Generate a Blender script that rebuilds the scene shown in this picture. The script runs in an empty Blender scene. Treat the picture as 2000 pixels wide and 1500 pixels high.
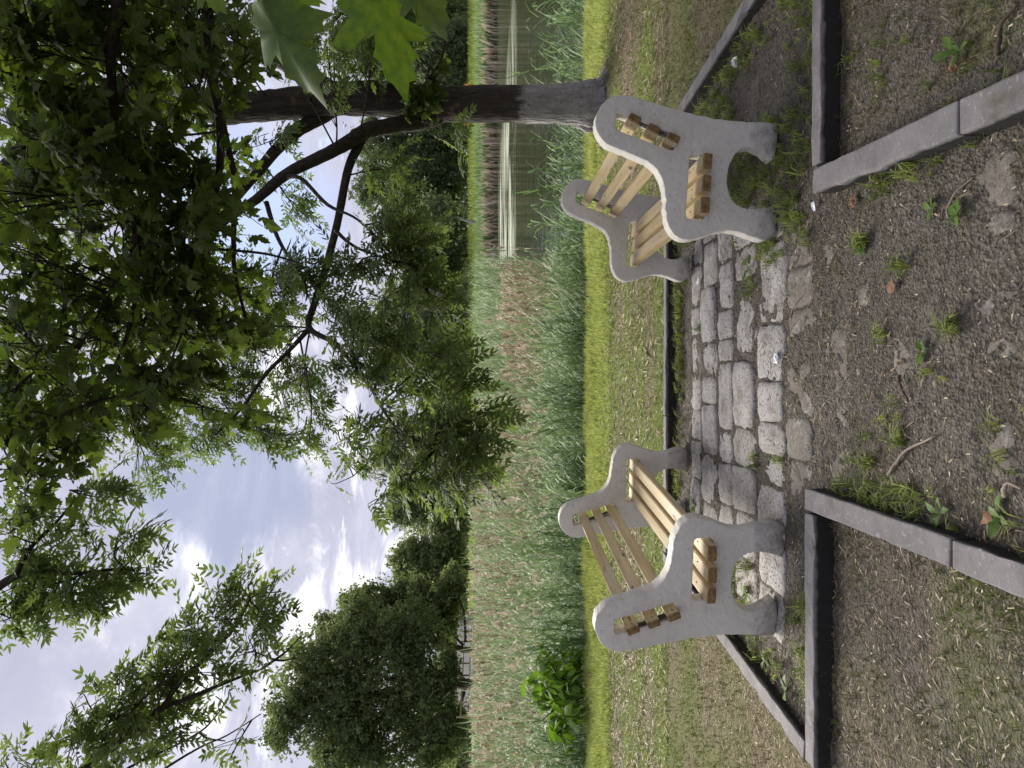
import bpy, bmesh, math, random
import numpy as np
from mathutils import Vector, Matrix

rng = np.random.default_rng(7)
random.seed(7)
SC = bpy.context.scene
COL = SC.collection

# ------------------------------------------------------------------ camera, sky, sun, exposure
F, VH, CAM_H = 1400.0, 940.0, 1.42            # focal length in photo pixels, horizon column, eye height
TH = math.atan((1000 - VH) / F)
cam = bpy.data.cameras.new('camera'); cam.sensor_width = 36; cam.lens = F / 2000 * 36
cam.clip_start = 0.02; cam.clip_end = 3000
co = bpy.data.objects.new('camera', cam); COL.objects.link(co)
fwd = Vector((0, math.cos(TH), -math.sin(TH))); down = Vector((0, -math.sin(TH), -math.cos(TH)))
# the photograph was stored lying on its side: image right is down in the world
mx = Matrix((down, Vector((1, 0, 0)), -fwd)).transposed().to_4x4(); mx.translation = (0, 0, CAM_H)
co.matrix_world = mx
SC.camera = co

SUN_EL, SUN_AZ = 42.0, -28.0                  # azimuth from straight ahead, minus is towards the first bench
W = bpy.data.worlds.new('World'); SC.world = W; W.use_nodes = True
def build_sky():
    nt = W.node_tree; n = nt.nodes; l = nt.links; n.clear()
    out = n.new('ShaderNodeOutputWorld'); bg = n.new('ShaderNodeBackground'); l.new(bg.outputs[0], out.inputs[0])
    sky = n.new('ShaderNodeTexSky'); sky.sky_type = 'NISHITA'; sky.sun_disc = False
    sky.sun_elevation = math.radians(SUN_EL); sky.sun_rotation = math.radians(SUN_AZ)
    STR = 0.12
    bg.inputs[1].default_value = STR
    tc = n.new('ShaderNodeTexCoord')
    sep = n.new('ShaderNodeSeparateXYZ'); l.new(tc.outputs['Generated'], sep.inputs[0])
    def M(op, a, b=None, c=None, clamp=False):
        m = n.new('ShaderNodeMath'); m.operation = op; m.use_clamp = clamp
        for i, v in enumerate((a, b, c)):
            if v is None: continue
            if isinstance(v, (int, float)): m.inputs[i].default_value = v
            else: l.new(v, m.inputs[i])
        return m.outputs[0]
    zz = M('ADD', M('MAXIMUM', sep.outputs[2], 0.0), 0.16)
    cx = M('DIVIDE', sep.outputs[0], zz); cy = M('DIVIDE', sep.outputs[1], zz)
    cv = n.new('ShaderNodeCombineXYZ'); l.new(cx, cv.inputs[0]); l.new(cy, cv.inputs[1])
    def noise(vec, scale, detail, rough, off=(0, 0, 0), dist=0.0):
        mp = n.new('ShaderNodeMapping'); mp.inputs['Location'].default_value = off; l.new(vec, mp.inputs[0])
        t = n.new('ShaderNodeTexNoise'); t.inputs['Scale'].default_value = scale; t.inputs['Detail'].default_value = detail
        t.inputs['Roughness'].default_value = rough; t.inputs['Distortion'].default_value = dist
        l.new(mp.outputs[0], t.inputs['Vector']); return t.outputs[0]
    def ramp(v, a, b):
        m = n.new('ShaderNodeMapRange'); m.interpolation_type = 'SMOOTHSTEP'
        l.new(v, m.inputs[0]); m.inputs[1].default_value = a; m.inputs[2].default_value = b; return m.outputs[0]
    def mix(f, a, b):
        m = n.new('ShaderNodeMix'); m.data_type = 'RGBA'
        if isinstance(f, float): m.inputs[0].default_value = f
        else: l.new(f, m.inputs[0])
        for i, v in ((6, a), (7, b)):
            if isinstance(v, tuple): m.inputs[i].default_value = (*[q / STR for q in v], 1)
            else: l.new(v, m.inputs[i])
        return m.outputs[2]
    def blob(px, py, a, b, wob=0.0, nz=None):
        r = (750 - py) / F; dn = (px - 1000) / F
        d = (fwd + Vector((1, 0, 0)) * r + down * dn).normalized()
        vm = n.new('ShaderNodeVectorMath'); vm.operation = 'DOT_PRODUCT'; vm.inputs[1].default_value = d
        nm = n.new('ShaderNodeVectorMath'); nm.operation = 'NORMALIZE'; l.new(tc.outputs['Generated'], nm.inputs[0])
        l.new(nm.outputs[0], vm.inputs[0])
        v = M('MULTIPLY', M('ARCCOSINE', vm.outputs['Value']), 57.3)
        if nz is not None: v = M('ADD', v, M('MULTIPLY', M('SUBTRACT', nz, 0.5), wob))
        return ramp(v, b, a)
    big = noise(cv.outputs[0], 0.75, 9, 0.58, (3.1, 1.7, 0), 0.3)
    mid = noise(cv.outputs[0], 1.9, 8, 0.6, (7.7, 2.2, 0), 0.4)
    fine = noise(cv.outputs[0], 3.6, 7, 0.62, (0.4, 5.2, 0), 0.6)
    base = mix(ramp(mid, 0.30, 0.70), (0.275, 0.28, 0.36), (0.375, 0.38, 0.45))      # lavender grey cloud deck
    streak = noise(cv.outputs[0], 1.5, 8, 0.62, (2.4, 9.2, 0), 0.5)
    white = mix(ramp(streak, 0.47, 0.95), base, (3.8, 3.6, 3.3))
    glow = blob(530, 1070, 0, 22, 16, fine)                                         # thin bright cloud before the sun
    c = mix(glow, base, white)
    gap = M('MULTIPLY', ramp(fine, 0.60, 0.68), ramp(sep.outputs[2], 0.5, 0.25))
    c = mix(M('MULTIPLY', gap, 0.35), c, sky.outputs[0])
    dark = blob(430, 945, 4.2, 7.6, 9, fine)
    c = mix(M('MULTIPLY', dark, 0.93), c, (0.235, 0.26, 0.355))
    hole = blob(500, 425, 3, 8, 5, fine)
    c = mix(M('MULTIPLY', hole, 0.8), c, (0.33, 0.41, 0.62))
    l.new(c, bg.inputs[0])
build_sky()
sd = bpy.data.lights.new('sun', 'SUN'); sd.energy = 3.8; sd.angle = math.radians(40); sd.color = (1, 0.95, 0.87)
so = bpy.data.objects.new('sun', sd); COL.objects.link(so)
el, az = math.radians(SUN_EL), math.radians(SUN_AZ)
so.rotation_euler = (-Vector((math.sin(az) * math.cos(el), math.cos(az) * math.cos(el), math.sin(el)))).to_track_quat('-Z', 'Y').to_euler()
VS = SC.view_settings
VS.view_transform = 'Standard'; VS.look = 'None'; VS.gamma = 1; VS.exposure = 1.0; VS.use_curve_mapping = False
SC.cycles.max_bounces = 8; SC.cycles.transparent_max_bounces = 8; SC.cycles.diffuse_bounces = 5

def ray(px, py):
    dn = (px - 1000) / F; r = (750 - py) / F
    return np.array([r, math.cos(TH) - dn * math.sin(TH), -math.sin(TH) - dn * math.cos(TH)])
def at(px, py, Y):                            # the place at distance Y seen at a pixel of the photograph
    d = ray(px, py); return d * (Y / d[1]) + np.array([0, 0, CAM_H])
def gp(px, py, z=0.0):                        # the place at height z seen at that pixel
    d = ray(px, py); return d * ((z - CAM_H) / d[2]) + np.array([0, 0, CAM_H])

# ------------------------------------------------------------------ helpers
def tag(o, label=None, cat=None, group=None, kind=None):
    if label: o['label'] = label
    if cat: o['category'] = cat
    if group: o['group'] = group
    if kind: o['kind'] = kind
    return o
def empty(name, loc, rz=0.0):
    o = bpy.data.objects.new(name, None); o.empty_display_size = 0.1; COL.objects.link(o)
    o.location = loc; o.rotation_euler.z = rz; return o
def link(name, me, mat=None, parent=None, inv=False):
    o = bpy.data.objects.new(name, me); COL.objects.link(o)
    if mat and not me.materials: me.materials.append(mat)
    if parent is not None:
        o.parent = parent
        if inv: o.matrix_parent_inverse = Matrix.LocRotScale(parent.location, parent.rotation_euler, None).inverted()
    return o
def np_mesh(name, V, L, S, T, rnd=None, smooth=True):
    me = bpy.data.meshes.new(name)
    me.vertices.add(len(V)); me.vertices.foreach_set('co', np.ascontiguousarray(V, np.float32).ravel())
    me.loops.add(len(L)); me.loops.foreach_set('vertex_index', np.ascontiguousarray(L, np.int32))
    me.polygons.add(len(S)); me.polygons.foreach_set('loop_start', np.ascontiguousarray(S, np.int32))
    me.polygons.foreach_set('loop_total', np.ascontiguousarray(T, np.int32))
    me.polygons.foreach_set('use_smooth', np.full(len(S), smooth))
    if rnd is not None:
        a = me.attributes.new('rnd', 'FLOAT', 'POINT'); a.data.foreach_set('value', np.ascontiguousarray(rnd, np.float32))
    me.update(calc_edges=True); return me
class Batch:                                  # many transformed copies of small templates joined in one mesh
    def __init__(s): s.v = []; s.l = []; s.t = []; s.r = []; s.n = 0
    def add(s, V, faces, rnd=0.5):
        V = np.asarray(V, float); s.v.append(V)
        s.l.append(np.concatenate([np.asarray(f) for f in faces]) + s.n); s.t.append(np.array([len(f) for f in faces]))
        s.r.append(np.full(len(V), rnd)); s.n += len(V)
    def many(s, tmpl, R, off, rnd):           # R (N,3,3) columns are the axes, off (N,3), rnd (N)
        V, faces = tmpl; N = len(off); k = len(V)
        if N == 0: return
        P = np.einsum('nij,kj->nki', R, V) + off[:, None, :]
        fl = np.concatenate([np.asarray(f) for f in faces]); tt = np.array([len(f) for f in faces])
        s.v.append(P.reshape(-1, 3)); s.l.append((fl[None] + (np.arange(N) * k)[:, None] + s.n).ravel())
        s.t.append(np.tile(tt, N)); s.r.append(np.repeat(rnd, k)); s.n += N * k
    def mesh(s, name, smooth=True):
        T = np.concatenate(s.t); S = np.concatenate([[0], np.cumsum(T)[:-1]])
        return np_mesh(name, np.concatenate(s.v), np.concatenate(s.l), S, T, np.concatenate(s.r), smooth)
def frames(ax, up):                           # rotation matrices with x along ax and z near up
    ax = ax / np.linalg.norm(ax, axis=1, keepdims=True)
    y = np.cross(up, ax); y /= np.linalg.norm(y, axis=1, keepdims=True) + 1e-9
    z = np.cross(ax, y); return np.stack([ax, y, z], axis=2)
def catmull(P, n=6, closed=False):
    P = np.asarray(P, float); N = len(P); out = []
    rngi = range(N) if closed else range(N - 1)
    for i in rngi:
        g = lambda j: P[j % N] if closed else P[min(max(j, 0), N - 1)]
        a, b, c, d = g(i - 1), g(i), g(i + 1), g(i + 2)
        for k in range(n):
            t = k / n
            out.append(0.5 * (2 * b + (c - a) * t + (2 * a - 5 * b + 4 * c - d) * t * t + (3 * b - a - 3 * c + d) * t ** 3))
    if not closed: out.append(P[-1])
    return np.array(out)
def tube(B, P, R, k=8, rnd=0.5, cap=True, wob=0.0):
    P = np.asarray(P, float); R = np.asarray(R, float); n = len(P)
    T = np.gradient(P, axis=0); T /= np.linalg.norm(T, axis=1, keepdims=True) + 1e-9
    ref = np.array([0.3, 0.8, 0.5]) if abs(T[0] @ np.array([0.3, 0.8, 0.5])) < 0.9 else np.array([1., 0, 0])
    V = []
    u = np.cross(T[0], ref)
    for i in range(n):
        u = u - T[i] * (u @ T[i]); u /= np.linalg.norm(u) + 1e-9; w = np.cross(T[i], u)
        a = np.arange(k) * 2 * math.pi / k
        rr = R[i] * (1 + (wob * rng.uniform(-1, 1, k) if wob else 0))
        V.append(P[i] + (np.cos(a) * rr)[:, None] * u + (np.sin(a) * rr)[:, None] * w)
    f = [(i * k + j, i * k + (j + 1) % k, (i + 1) * k + (j + 1) % k, (i + 1) * k + j) for i in range(n - 1) for j in range(k)]
    if cap: f += [tuple(range(k))[::-1], tuple((n - 1) * k + j for j in range(k))]
    B.add(np.concatenate(V), f, rnd)
_H = rng.uniform(0, 1, (256, 256))
def vnoise(x, y, s):
    x = np.asarray(x, float) * s; y = np.asarray(y, float) * s
    i = np.floor(x).astype(int); j = np.floor(y).astype(int); fx = x - i; fy = y - j
    fx = fx * fx * (3 - 2 * fx); fy = fy * fy * (3 - 2 * fy)
    g = lambda a, b: _H[a % 256, b % 256]
    return (g(i, j) * (1 - fx) + g(i + 1, j) * fx) * (1 - fy) + (g(i, j + 1) * (1 - fx) + g(i + 1, j + 1) * fx) * fy
def fbm(x, y, s, o=4):
    r = 0; a = 0.5
    for k in range(o): r = r + a * vnoise(x + 17.3 * k, y + 9.1 * k, s * 2 ** k); a *= 0.5
    return r / (1 - 0.5 ** o)
def sst(x, a, b):
    t = np.clip((np.asarray(x, float) - a) / (b - a), 0, 1); return t * t * (3 - 2 * t)

# ------------------------------------------------------------------ materials
class NT:
    def __init__(s, name):
        s.m = bpy.data.materials.new(name); s.m.use_nodes = True; s.t = s.m.node_tree; s.n = s.t.nodes; s.n.clear()
        s.out = s.n.new('ShaderNodeOutputMaterial')
    def L(s, a, b): s.t.links.new(a, b)
    def pos(s, kind='Object'): return s.n.new('ShaderNodeTexCoord').outputs[kind]
    def geo(s): return s.n.new('ShaderNodeNewGeometry').outputs['Position']
    def noise(s, vec, scale, detail=4, rough=0.55, stretch=None, dist=0):
        t = s.n.new('ShaderNodeTexNoise'); t.inputs['Scale'].default_value = scale; t.inputs['Detail'].default_value = detail
        t.inputs['Roughness'].default_value = rough; t.inputs['Distortion'].default_value = dist
        if stretch:
            mp = s.n.new('ShaderNodeMapping'); mp.inputs['Scale'].default_value = stretch; s.L(vec, mp.inputs[0]); vec = mp.outputs[0]
        s.L(vec, t.inputs['Vector']); return t.outputs[0]
    def vor(s, vec, scale, feat='F1', stretch=None):
        t = s.n.new('ShaderNodeTexVoronoi'); t.feature = feat; t.inputs['Scale'].default_value = scale
        if stretch:
            mp = s.n.new('ShaderNodeMapping'); mp.inputs['Scale'].default_value = stretch; s.L(vec, mp.inputs[0]); vec = mp.outputs[0]
        s.L(vec, t.inputs['Vector']); return t.outputs[0]
    def attr(s, name):
        a = s.n.new('ShaderNodeAttribute'); a.attribute_name = name; return a.outputs['Fac']
    def orand(s): return s.n.new('ShaderNodeObjectInfo').outputs['Random']
    def mr(s, v, a, b, c=0, d=1):
        m = s.n.new('ShaderNodeMapRange'); s.L(v, m.inputs[0])
        for i, q in zip((1, 2, 3, 4), (a, b, c, d)): m.inputs[i].default_value = q
        return m.outputs[0]
    def math(s, op, a, b):
        m = s.n.new('ShaderNodeMath'); m.operation = op
        for i, v in enumerate((a, b)):
            if isinstance(v, (int, float)): m.inputs[i].default_value = v
            else: s.L(v, m.inputs[i])
        return m.outputs[0]
    def mix(s, f, a, b, mode='MIX'):
        m = s.n.new('ShaderNodeMix'); m.data_type = 'RGBA'; m.blend_type = mode
        for i, v in ((0, f), (6, a), (7, b)):
            if isinstance(v, (int, float)): m.inputs[i].default_value = v
            elif isinstance(v, tuple): m.inputs[i].default_value = (*v, 1)
            else: s.L(v, m.inputs[i])
        return m.outputs[2]
    def ramp(s, v, stops):
        r = s.n.new('ShaderNodeValToRGB'); e = r.color_ramp.elements
        while len(e) < len(stops): e.new(0.5)
        for q, (p, c) in zip(e, stops): q.position = p; q.color = (*c, 1)
        s.L(v, r.inputs[0]); return r.outputs[0]
    def bump(s, h, strength, dist):
        b = s.n.new('ShaderNodeBump'); b.inputs['Strength'].default_value = strength; b.inputs['Distance'].default_value = dist
        s.L(h, b.inputs['Height']); return b.outputs[0]
    def principled(s, color, rough=0.8, normal=None, spec=0.3, metal=0):
        p = s.n.new('ShaderNodeBsdfPrincipled'); p.inputs['Metallic'].default_value = metal
        if isinstance(color, tuple): p.inputs['Base Color'].default_value = (*color, 1)
        else: s.L(color, p.inputs['Base Color'])
        if isinstance(rough, (int, float)): p.inputs['Roughness'].default_value = rough
        else: s.L(rough, p.inputs['Roughness'])
        p.inputs['Specular IOR Level'].default_value = spec
        if normal is not None: s.L(normal, p.inputs['Normal'])
        s.L(p.outputs[0], s.out.inputs[0]); return p
def leafmat(name, stops, trans=0.45, tint=(1.25, 1.35, 0.45), rough=0.5, veins=False, spec=0.25):
    """colour varies from leaf to leaf; light passes through the blade"""
    k = NT(name)
    r = k.math('FRACT', k.math('ADD', k.attr('rnd'), k.orand()), 0)
    c = k.ramp(r, stops)
    if veins == 2:
        c = k.mix(k.mr(k.noise(k.pos(), 5, 5, 0.7), 0.66, 0.70), c, (0.10, 0.055, 0.02))
    if veins:
        c = k.mix(k.mr(k.noise(k.pos(), 9, 3), 0.3, 0.7), c, k.mix(0.5, c, (0.12, 0.16, 0.02)))
    p = k.principled(c, rough, spec=spec)
    tr = k.n.new('ShaderNodeBsdfTranslucent'); k.L(k.mix(1.0, c, tint, 'MULTIPLY'), tr.inputs[0])
    ms = k.n.new('ShaderNodeMixShader'); ms.inputs[0].default_value = trans
    k.L(p.outputs[0], ms.inputs[1]); k.L(tr.outputs[0], ms.inputs[2]); k.L(ms.outputs[0], k.out.inputs[0]); return k.m
def bladesmat(name, stops, trans=0.3):
    k = NT(name); c = k.ramp(k.attr('rnd'), stops); p = k.principled(c, 0.55, spec=0.25)
    tr = k.n.new('ShaderNodeBsdfTranslucent'); k.L(c, tr.inputs[0])
    ms = k.n.new('ShaderNodeMixShader'); ms.inputs[0].default_value = trans
    k.L(p.outputs[0], ms.inputs[1]); k.L(tr.outputs[0], ms.inputs[2]); k.L(ms.outputs[0], k.out.inputs[0]); return k.m

M = {}
M['ash_leaf'] = leafmat('ash_leaf', [(0, (0.058, 0.092, 0.030)), (0.5, (0.092, 0.135, 0.046)), (1, (0.140, 0.185, 0.070))], 0.5, (1.55, 1.55, 0.85))
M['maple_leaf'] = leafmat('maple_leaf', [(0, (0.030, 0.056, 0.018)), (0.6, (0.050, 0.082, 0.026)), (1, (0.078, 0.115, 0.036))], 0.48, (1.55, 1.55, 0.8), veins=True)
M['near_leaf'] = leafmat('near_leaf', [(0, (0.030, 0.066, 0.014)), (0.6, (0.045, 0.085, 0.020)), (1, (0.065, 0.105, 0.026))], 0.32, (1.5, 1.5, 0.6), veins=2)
M['tree_leaf'] = leafmat('tree_leaf', [(0, (0.085, 0.120, 0.050)), (0.5, (0.160, 0.205, 0.090)), (1, (0.250, 0.300, 0.140))], 0.5, (1.35, 1.35, 0.9))
M['far_leaf'] = leafmat('far_leaf', [(0, (0.080, 0.120, 0.060)), (0.5, (0.140, 0.185, 0.095)), (1, (0.210, 0.250, 0.145))], 0.5, (1.3, 1.3, 0.9))
M['willow_leaf'] = leafmat('willow_leaf', [(0, (0.10, 0.135, 0.075)), (0.5, (0.17, 0.21, 0.12)), (1, (0.25, 0.29, 0.18))], 0.5, (1.3, 1.3, 0.9))
M['weed_leaf'] = leafmat('weed_leaf', [(0, (0.05, 0.11, 0.02)), (0.5, (0.09, 0.18, 0.03)), (1, (0.15, 0.25, 0.05))], 0.35, veins=True)
M['shrub_leaf'] = leafmat('shrub_leaf', [(0, (0.08, 0.15, 0.025)), (0.6, (0.14, 0.25, 0.035)), (1, (0.22, 0.34, 0.05))], 0.4)
M['reed'] = bladesmat('reed', [(0, (0.08, 0.14, 0.055)), (0.35, (0.16, 0.25, 0.09)), (0.7, (0.28, 0.37, 0.17)), (1, (0.42, 0.48, 0.29))])
M['reed_dry'] = bladesmat('reed_dry', [(0, (0.30, 0.24, 0.14)), (0.5, (0.50, 0.41, 0.28)), (1, (0.68, 0.58, 0.45))], 0.2)
M['grass'] = bladesmat('grass', [(0, (0.10, 0.085, 0.040)), (0.25, (0.12, 0.14, 0.035)), (0.5, (0.13, 0.18, 0.04)), (0.75, (0.25, 0.30, 0.065)), (1, (0.42, 0.47, 0.13))], 0.4)
M['straw'] = bladesmat('straw', [(0, (0.10, 0.07, 0.04)), (0.5, (0.24, 0.18, 0.10)), (0.85, (0.40, 0.32, 0.20)), (1, (0.62, 0.56, 0.42))], 0.1)

def m_bark(name, a, b, paint=None):
    k = NT(name); g = k.geo()
    n1 = k.noise(g, 9, 6, 0.65, (3, 3, 0.6)); n2 = k.vor(g, 26, 'F1', (1, 1, 0.28))
    c = k.mix(k.mr(n1, 0.3, 0.7), a, b)
    c = k.mix(k.mr(k.noise(g, 5, 5, 0.7), 0.62, 0.70), c, (0.16, 0.11, 0.05))
    h = k.math('ADD', k.math('MULTIPLY', n1, 1.0), k.math('MULTIPLY', n2, 0.7))
    if paint:                                 # faded limewash up to a ragged line
        sx = k.n.new('ShaderNodeSeparateXYZ'); k.L(g, sx.inputs[0])
        z = k.math('ADD', sx.outputs[2], k.math('MULTIPLY', k.noise(g, 16, 7, 0.8, (1, 1, .35)), 0.55))
        f = k.mr(z, paint + 0.34, paint + 0.24, 0, 0.93)
        pc = k.mix(k.mr(k.noise(g, 12, 6, 0.7, (1, 1, 0.5)), 0.35, 0.65), (0.23, 0.215, 0.21), (0.36, 0.345, 0.335))
        pc = k.mix(k.mr(k.noise(g, 40, 3), 0.6, 0.7), pc, (0.12, 0.10, 0.09))
        c = k.mix(f, c, pc)
    k.principled(c, 0.9, k.bump(h, 1.0, 0.05), 0.15); return k.m
M['ash_bark'] = m_bark('ash_bark', (0.030, 0.025, 0.022), (0.075, 0.062, 0.052), 0.98)
M['bark'] = m_bark('bark', (0.035, 0.028, 0.024), (0.085, 0.068, 0.055))
M['twig'] = m_bark('twig', (0.030, 0.024, 0.022), (0.065, 0.052, 0.046))
M['far_bark'] = m_bark('far_bark', (0.07, 0.05, 0.04), (0.13, 0.10, 0.08))

def m_panel():
    k = NT('painted_concrete'); o = k.pos(); g = k.geo()
    c = k.mix(k.mr(k.noise(o, 4, 6, 0.65), 0.3, 0.7), (0.56, 0.53, 0.47), (0.66, 0.63, 0.565))
    c = k.mix(k.mr(k.noise(g, 2.6, 7, 0.7, (1, 1, 0.35)), 0.50, 0.72, 0, 0.7), c, (0.47, 0.44, 0.375))     # rain streaks
    c = k.mix(k.mr(k.noise(o, 55, 4, 0.7), 0.69, 0.73), c, (0.26, 0.23, 0.18))              # chips
    c = k.mix(k.mr(k.noise(o, 17, 6, 0.75), 0.70, 0.73), c, (0.28, 0.25, 0.21))
    c = k.mix(k.mr(k.noise(o, 9, 6, 0.7), 0.60, 0.72, 0, 0.6), c, (0.45, 0.44, 0.35))        # thin algae
    sx = k.n.new('ShaderNodeSeparateXYZ'); k.L(g, sx.inputs[0])
    z = k.math('ADD', sx.outputs[2], k.math('MULTIPLY', k.noise(o, 11, 6, 0.75), 0.34))
    c = k.mix(k.mr(z, 0.33, 0.15), c, (0.13, 0.115, 0.095))                                  # mud splashed on the feet
    pit = k.mr(k.noise(o, 42, 4, 0.6), 0.30, 0.38)
    h = k.math('ADD', k.noise(o, 28, 6, 0.65), k.math('MULTIPLY', k.noise(o, 7, 4), 1.5))
    h = k.math('ADD', h, k.math('MULTIPLY', pit, 0.6))
    k.principled(c, 0.7, k.bump(h, 0.6, 0.008), 0.3); return k.m
M['panel'] = m_panel()
def m_wood():
    k = NT('varnished_pine'); o = k.pos(); r = k.orand()
    ad = k.n.new('ShaderNodeVectorMath'); ad.operation = 'ADD'; k.L(o, ad.inputs[0])
    cb = k.n.new('ShaderNodeCombineXYZ'); k.L(k.math('MULTIPLY', r, 37), cb.inputs[0]); k.L(k.math('MULTIPLY', r, 11), cb.inputs[1]); k.L(cb.outputs[0], ad.inputs[1])
    v = ad.outputs[0]
    g = k.noise(v, 26, 6, 0.6, (1, 0.05, 1), 0.8); f = k.noise(v, 120, 3, 0.6, (1, 0.03, 1))
    c = k.mix(k.mr(g, 0.3, 0.7), (0.42, 0.30, 0.135), (0.62, 0.49, 0.275))
    c = k.mix(k.mr(r, 0, 1, 0, 0.3), c, (0.62, 0.50, 0.30))
    c = k.mix(k.mr(f, 0.55, 0.75, 0, 0.55), c, (0.20, 0.125, 0.05))
    c = k.mix(k.mr(k.noise(v, 8, 6, 0.75, (1, 0.16, 1)), 0.55, 0.66, 0, 0.8), c, (0.46, 0.42, 0.36))    # worn grey patches
    c = k.mix(k.mr(k.noise(v, 15, 3, 0.6, (1, 0.3, 1)), 0.64, 0.70), c, (0.14, 0.09, 0.05))
    k.principled(c, 0.5, k.bump(k.math('ADD', g, f), 0.3, 0.004), 0.4); return k.m
M['wood'] = m_wood()
def m_end():
    k = NT('end_grain'); o = k.pos()
    c = k.mix(k.mr(k.noise(o, 60, 5, 0.7), 0.35, 0.65), (0.10, 0.058, 0.020), (0.29, 0.185, 0.08))
    k.principled(c, 0.75, k.bump(k.noise(o, 90, 4), 0.6, 0.004), 0.2); return k.m
M['end'] = m_end()
def m_kerb():
    k = NT('kerb_concrete'); o = k.geo()
    c = k.mix(k.mr(k.noise(o, 7, 6, 0.65), 0.3, 0.7), (0.125, 0.118, 0.118), (0.215, 0.20, 0.20))
    c = k.mix(k.mr(k.noise(o, 70, 3, 0.6), 0.60, 0.75), c, (0.34, 0.32, 0.32))
    c = k.mix(k.mr(k.noise(o, 3, 5, 0.7), 0.58, 0.72), c, (0.085, 0.085, 0.055))
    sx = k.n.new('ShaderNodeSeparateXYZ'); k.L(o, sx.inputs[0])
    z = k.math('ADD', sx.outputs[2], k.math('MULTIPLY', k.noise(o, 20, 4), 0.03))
    c = k.mix(k.mr(z, 0.088, 0.074), c, (0.022, 0.020, 0.018))                            # sides turn near black just below the top face
    k.principled(c, 0.85, k.bump(k.noise(o, 90, 5, 0.7), 0.55, 0.006), 0.25); return k.m
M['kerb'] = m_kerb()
def m_stone(name='worn_stone', film=0.85, lo=0.50):
    k = NT(name); o = k.geo(); r = k.orand()
    c = k.mix(k.mr(k.noise(o, 6, 6, 0.65), 0.3, 0.7), (0.27, 0.255, 0.245), (0.47, 0.45, 0.435))
    c = k.mix(k.mr(r, 0, 1, 0, 0.45), c, (0.30, 0.27, 0.24))
    pits = k.mr(k.noise(o, 75, 4, 0.65), 0.34, 0.44)
    c = k.mix(pits, (0.07, 0.06, 0.055), c)
    c = k.mix(k.mr(k.noise(o, 5.5, 7, 0.75), lo, lo + 0.16, 0, film), c, (0.165, 0.145, 0.122))         # mud films
    n = k.noise(o, 30, 6, 0.7)
    h = k.math('ADD', k.math('MULTIPLY', n, 1.0), k.math('MULTIPLY', pits, 0.35))
    k.principled(c, 0.85, k.bump(h, 0.8, 0.012), 0.25); return k.m
M['stone'] = m_stone()
M['muddy_stone'] = m_stone('muddy_stone', 0.96, 0.33)
def m_ground():
    k = NT('ground'); o = k.geo()
    a = k.noise(o, 2.2, 7, 0.65); b = k.noise(o, 45, 5, 0.7); v = k.vor(o, 90)
    c = k.mix(k.mr(a, 0.35, 0.65), (0.138, 0.120, 0.099), (0.245, 0.217, 0.183))
    c = k.mix(k.mr(b, 0.38, 0.56), (0.068, 0.058, 0.049), c)
    c = k.mix(k.mr(k.noise(o, 130, 3, 0.6), 0.58, 0.70), c, (0.36, 0.325, 0.28))
    c = k.mix(k.mr(k.noise(o, 5, 6, 0.7), 0.54, 0.70, 0, 0.7), c, (0.085, 0.085, 0.032))   # moss film
    c = k.mix(k.mr(k.noise(o, 1.1, 6, 0.7), 0.50, 0.66, 0, 0.65), c, (0.075, 0.066, 0.056))   # damp dark soil
    c = k.mix(k.mr(k.noise(o, 1.7, 7, 0.7), 0.56, 0.68, 0, 0.55), c, (0.27, 0.25, 0.225))      # dry trodden silt
    straw = k.mix(k.mr(k.noise(o, 22, 5, 0.7, (1, 2.2, 1)), 0.35, 0.65), (0.12, 0.10, 0.06), (0.30, 0.245, 0.155))
    grn = k.mix(k.mr(k.noise(o, 30, 5, 0.7), 0.35, 0.65), (0.09, 0.14, 0.025), (0.20, 0.28, 0.05))
    lawn = k.mix(k.attr('green'), straw, grn)
    c = k.mix(k.attr('lawn'), c, lawn)
    h = k.math('ADD', k.math('MULTIPLY', b, 1.0), k.math('MULTIPLY', v, 0.5))
    k.principled(c, 0.92, k.bump(h, 1.0, 0.035), 0.15); return k.m
M['ground'] = m_ground()
def m_water():
    k = NT('lake_water'); g = k.geo()
    h = k.math('ADD', k.noise(g, 1.6, 4, 0.55, (0.55, 1.6, 1)), k.math('MULTIPLY', k.noise(g, 0.35, 3, 0.5, (0.5, 1.4, 1)), 2.0))
    p1 = k.principled((0.018, 0.022, 0.012), 0.045, k.bump(h, 0.09, 0.35), 0.5)
    d = k.n.new('ShaderNodeBsdfDiffuse'); k.L(k.mix(k.noise(g, 3, 5), (0.30, 0.34, 0.24), (0.50, 0.52, 0.42)), d.inputs[0])
    sx = k.n.new('ShaderNodeSeparateXYZ'); k.L(g, sx.inputs[0])
    st = k.noise(g, 0.22, 7, 0.68, (0.45, 1.5, 1), 0.3)                                    # algae streaks, with the sky's reflection painted in as pale colour
    band = k.math('MULTIPLY', k.mr(sx.outputs[1], 38, 46), k.mr(sx.outputs[1], 82, 70))
    side = k.math('MULTIPLY', k.mr(sx.outputs[0], 4, 9), k.mr(sx.outputs[0], 25, 18))
    f = k.math('MULTIPLY', k.mr(st, 0.44, 0.56), k.math('MULTIPLY', band, side))
    ms = k.n.new('ShaderNodeMixShader'); k.L(f, ms.inputs[0]); k.L(p1.outputs[0], ms.inputs[1]); k.L(d.outputs[0], ms.inputs[2])
    k.L(ms.outputs[0], k.out.inputs[0]); return k.m
M['water'] = m_water()
def plain(name, c, rough=0.7, n=0.25, metal=0, spec=0.3):
    k = NT(name); o = k.pos()
    k.principled(k.mix(k.mr(k.noise(o, 12, 5, 0.6), 0.3, 0.7), tuple(q * (1 - n) for q in c), tuple(min(1, q * (1 + n)) for q in c)), rough, None, spec, metal); return k.m
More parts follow.
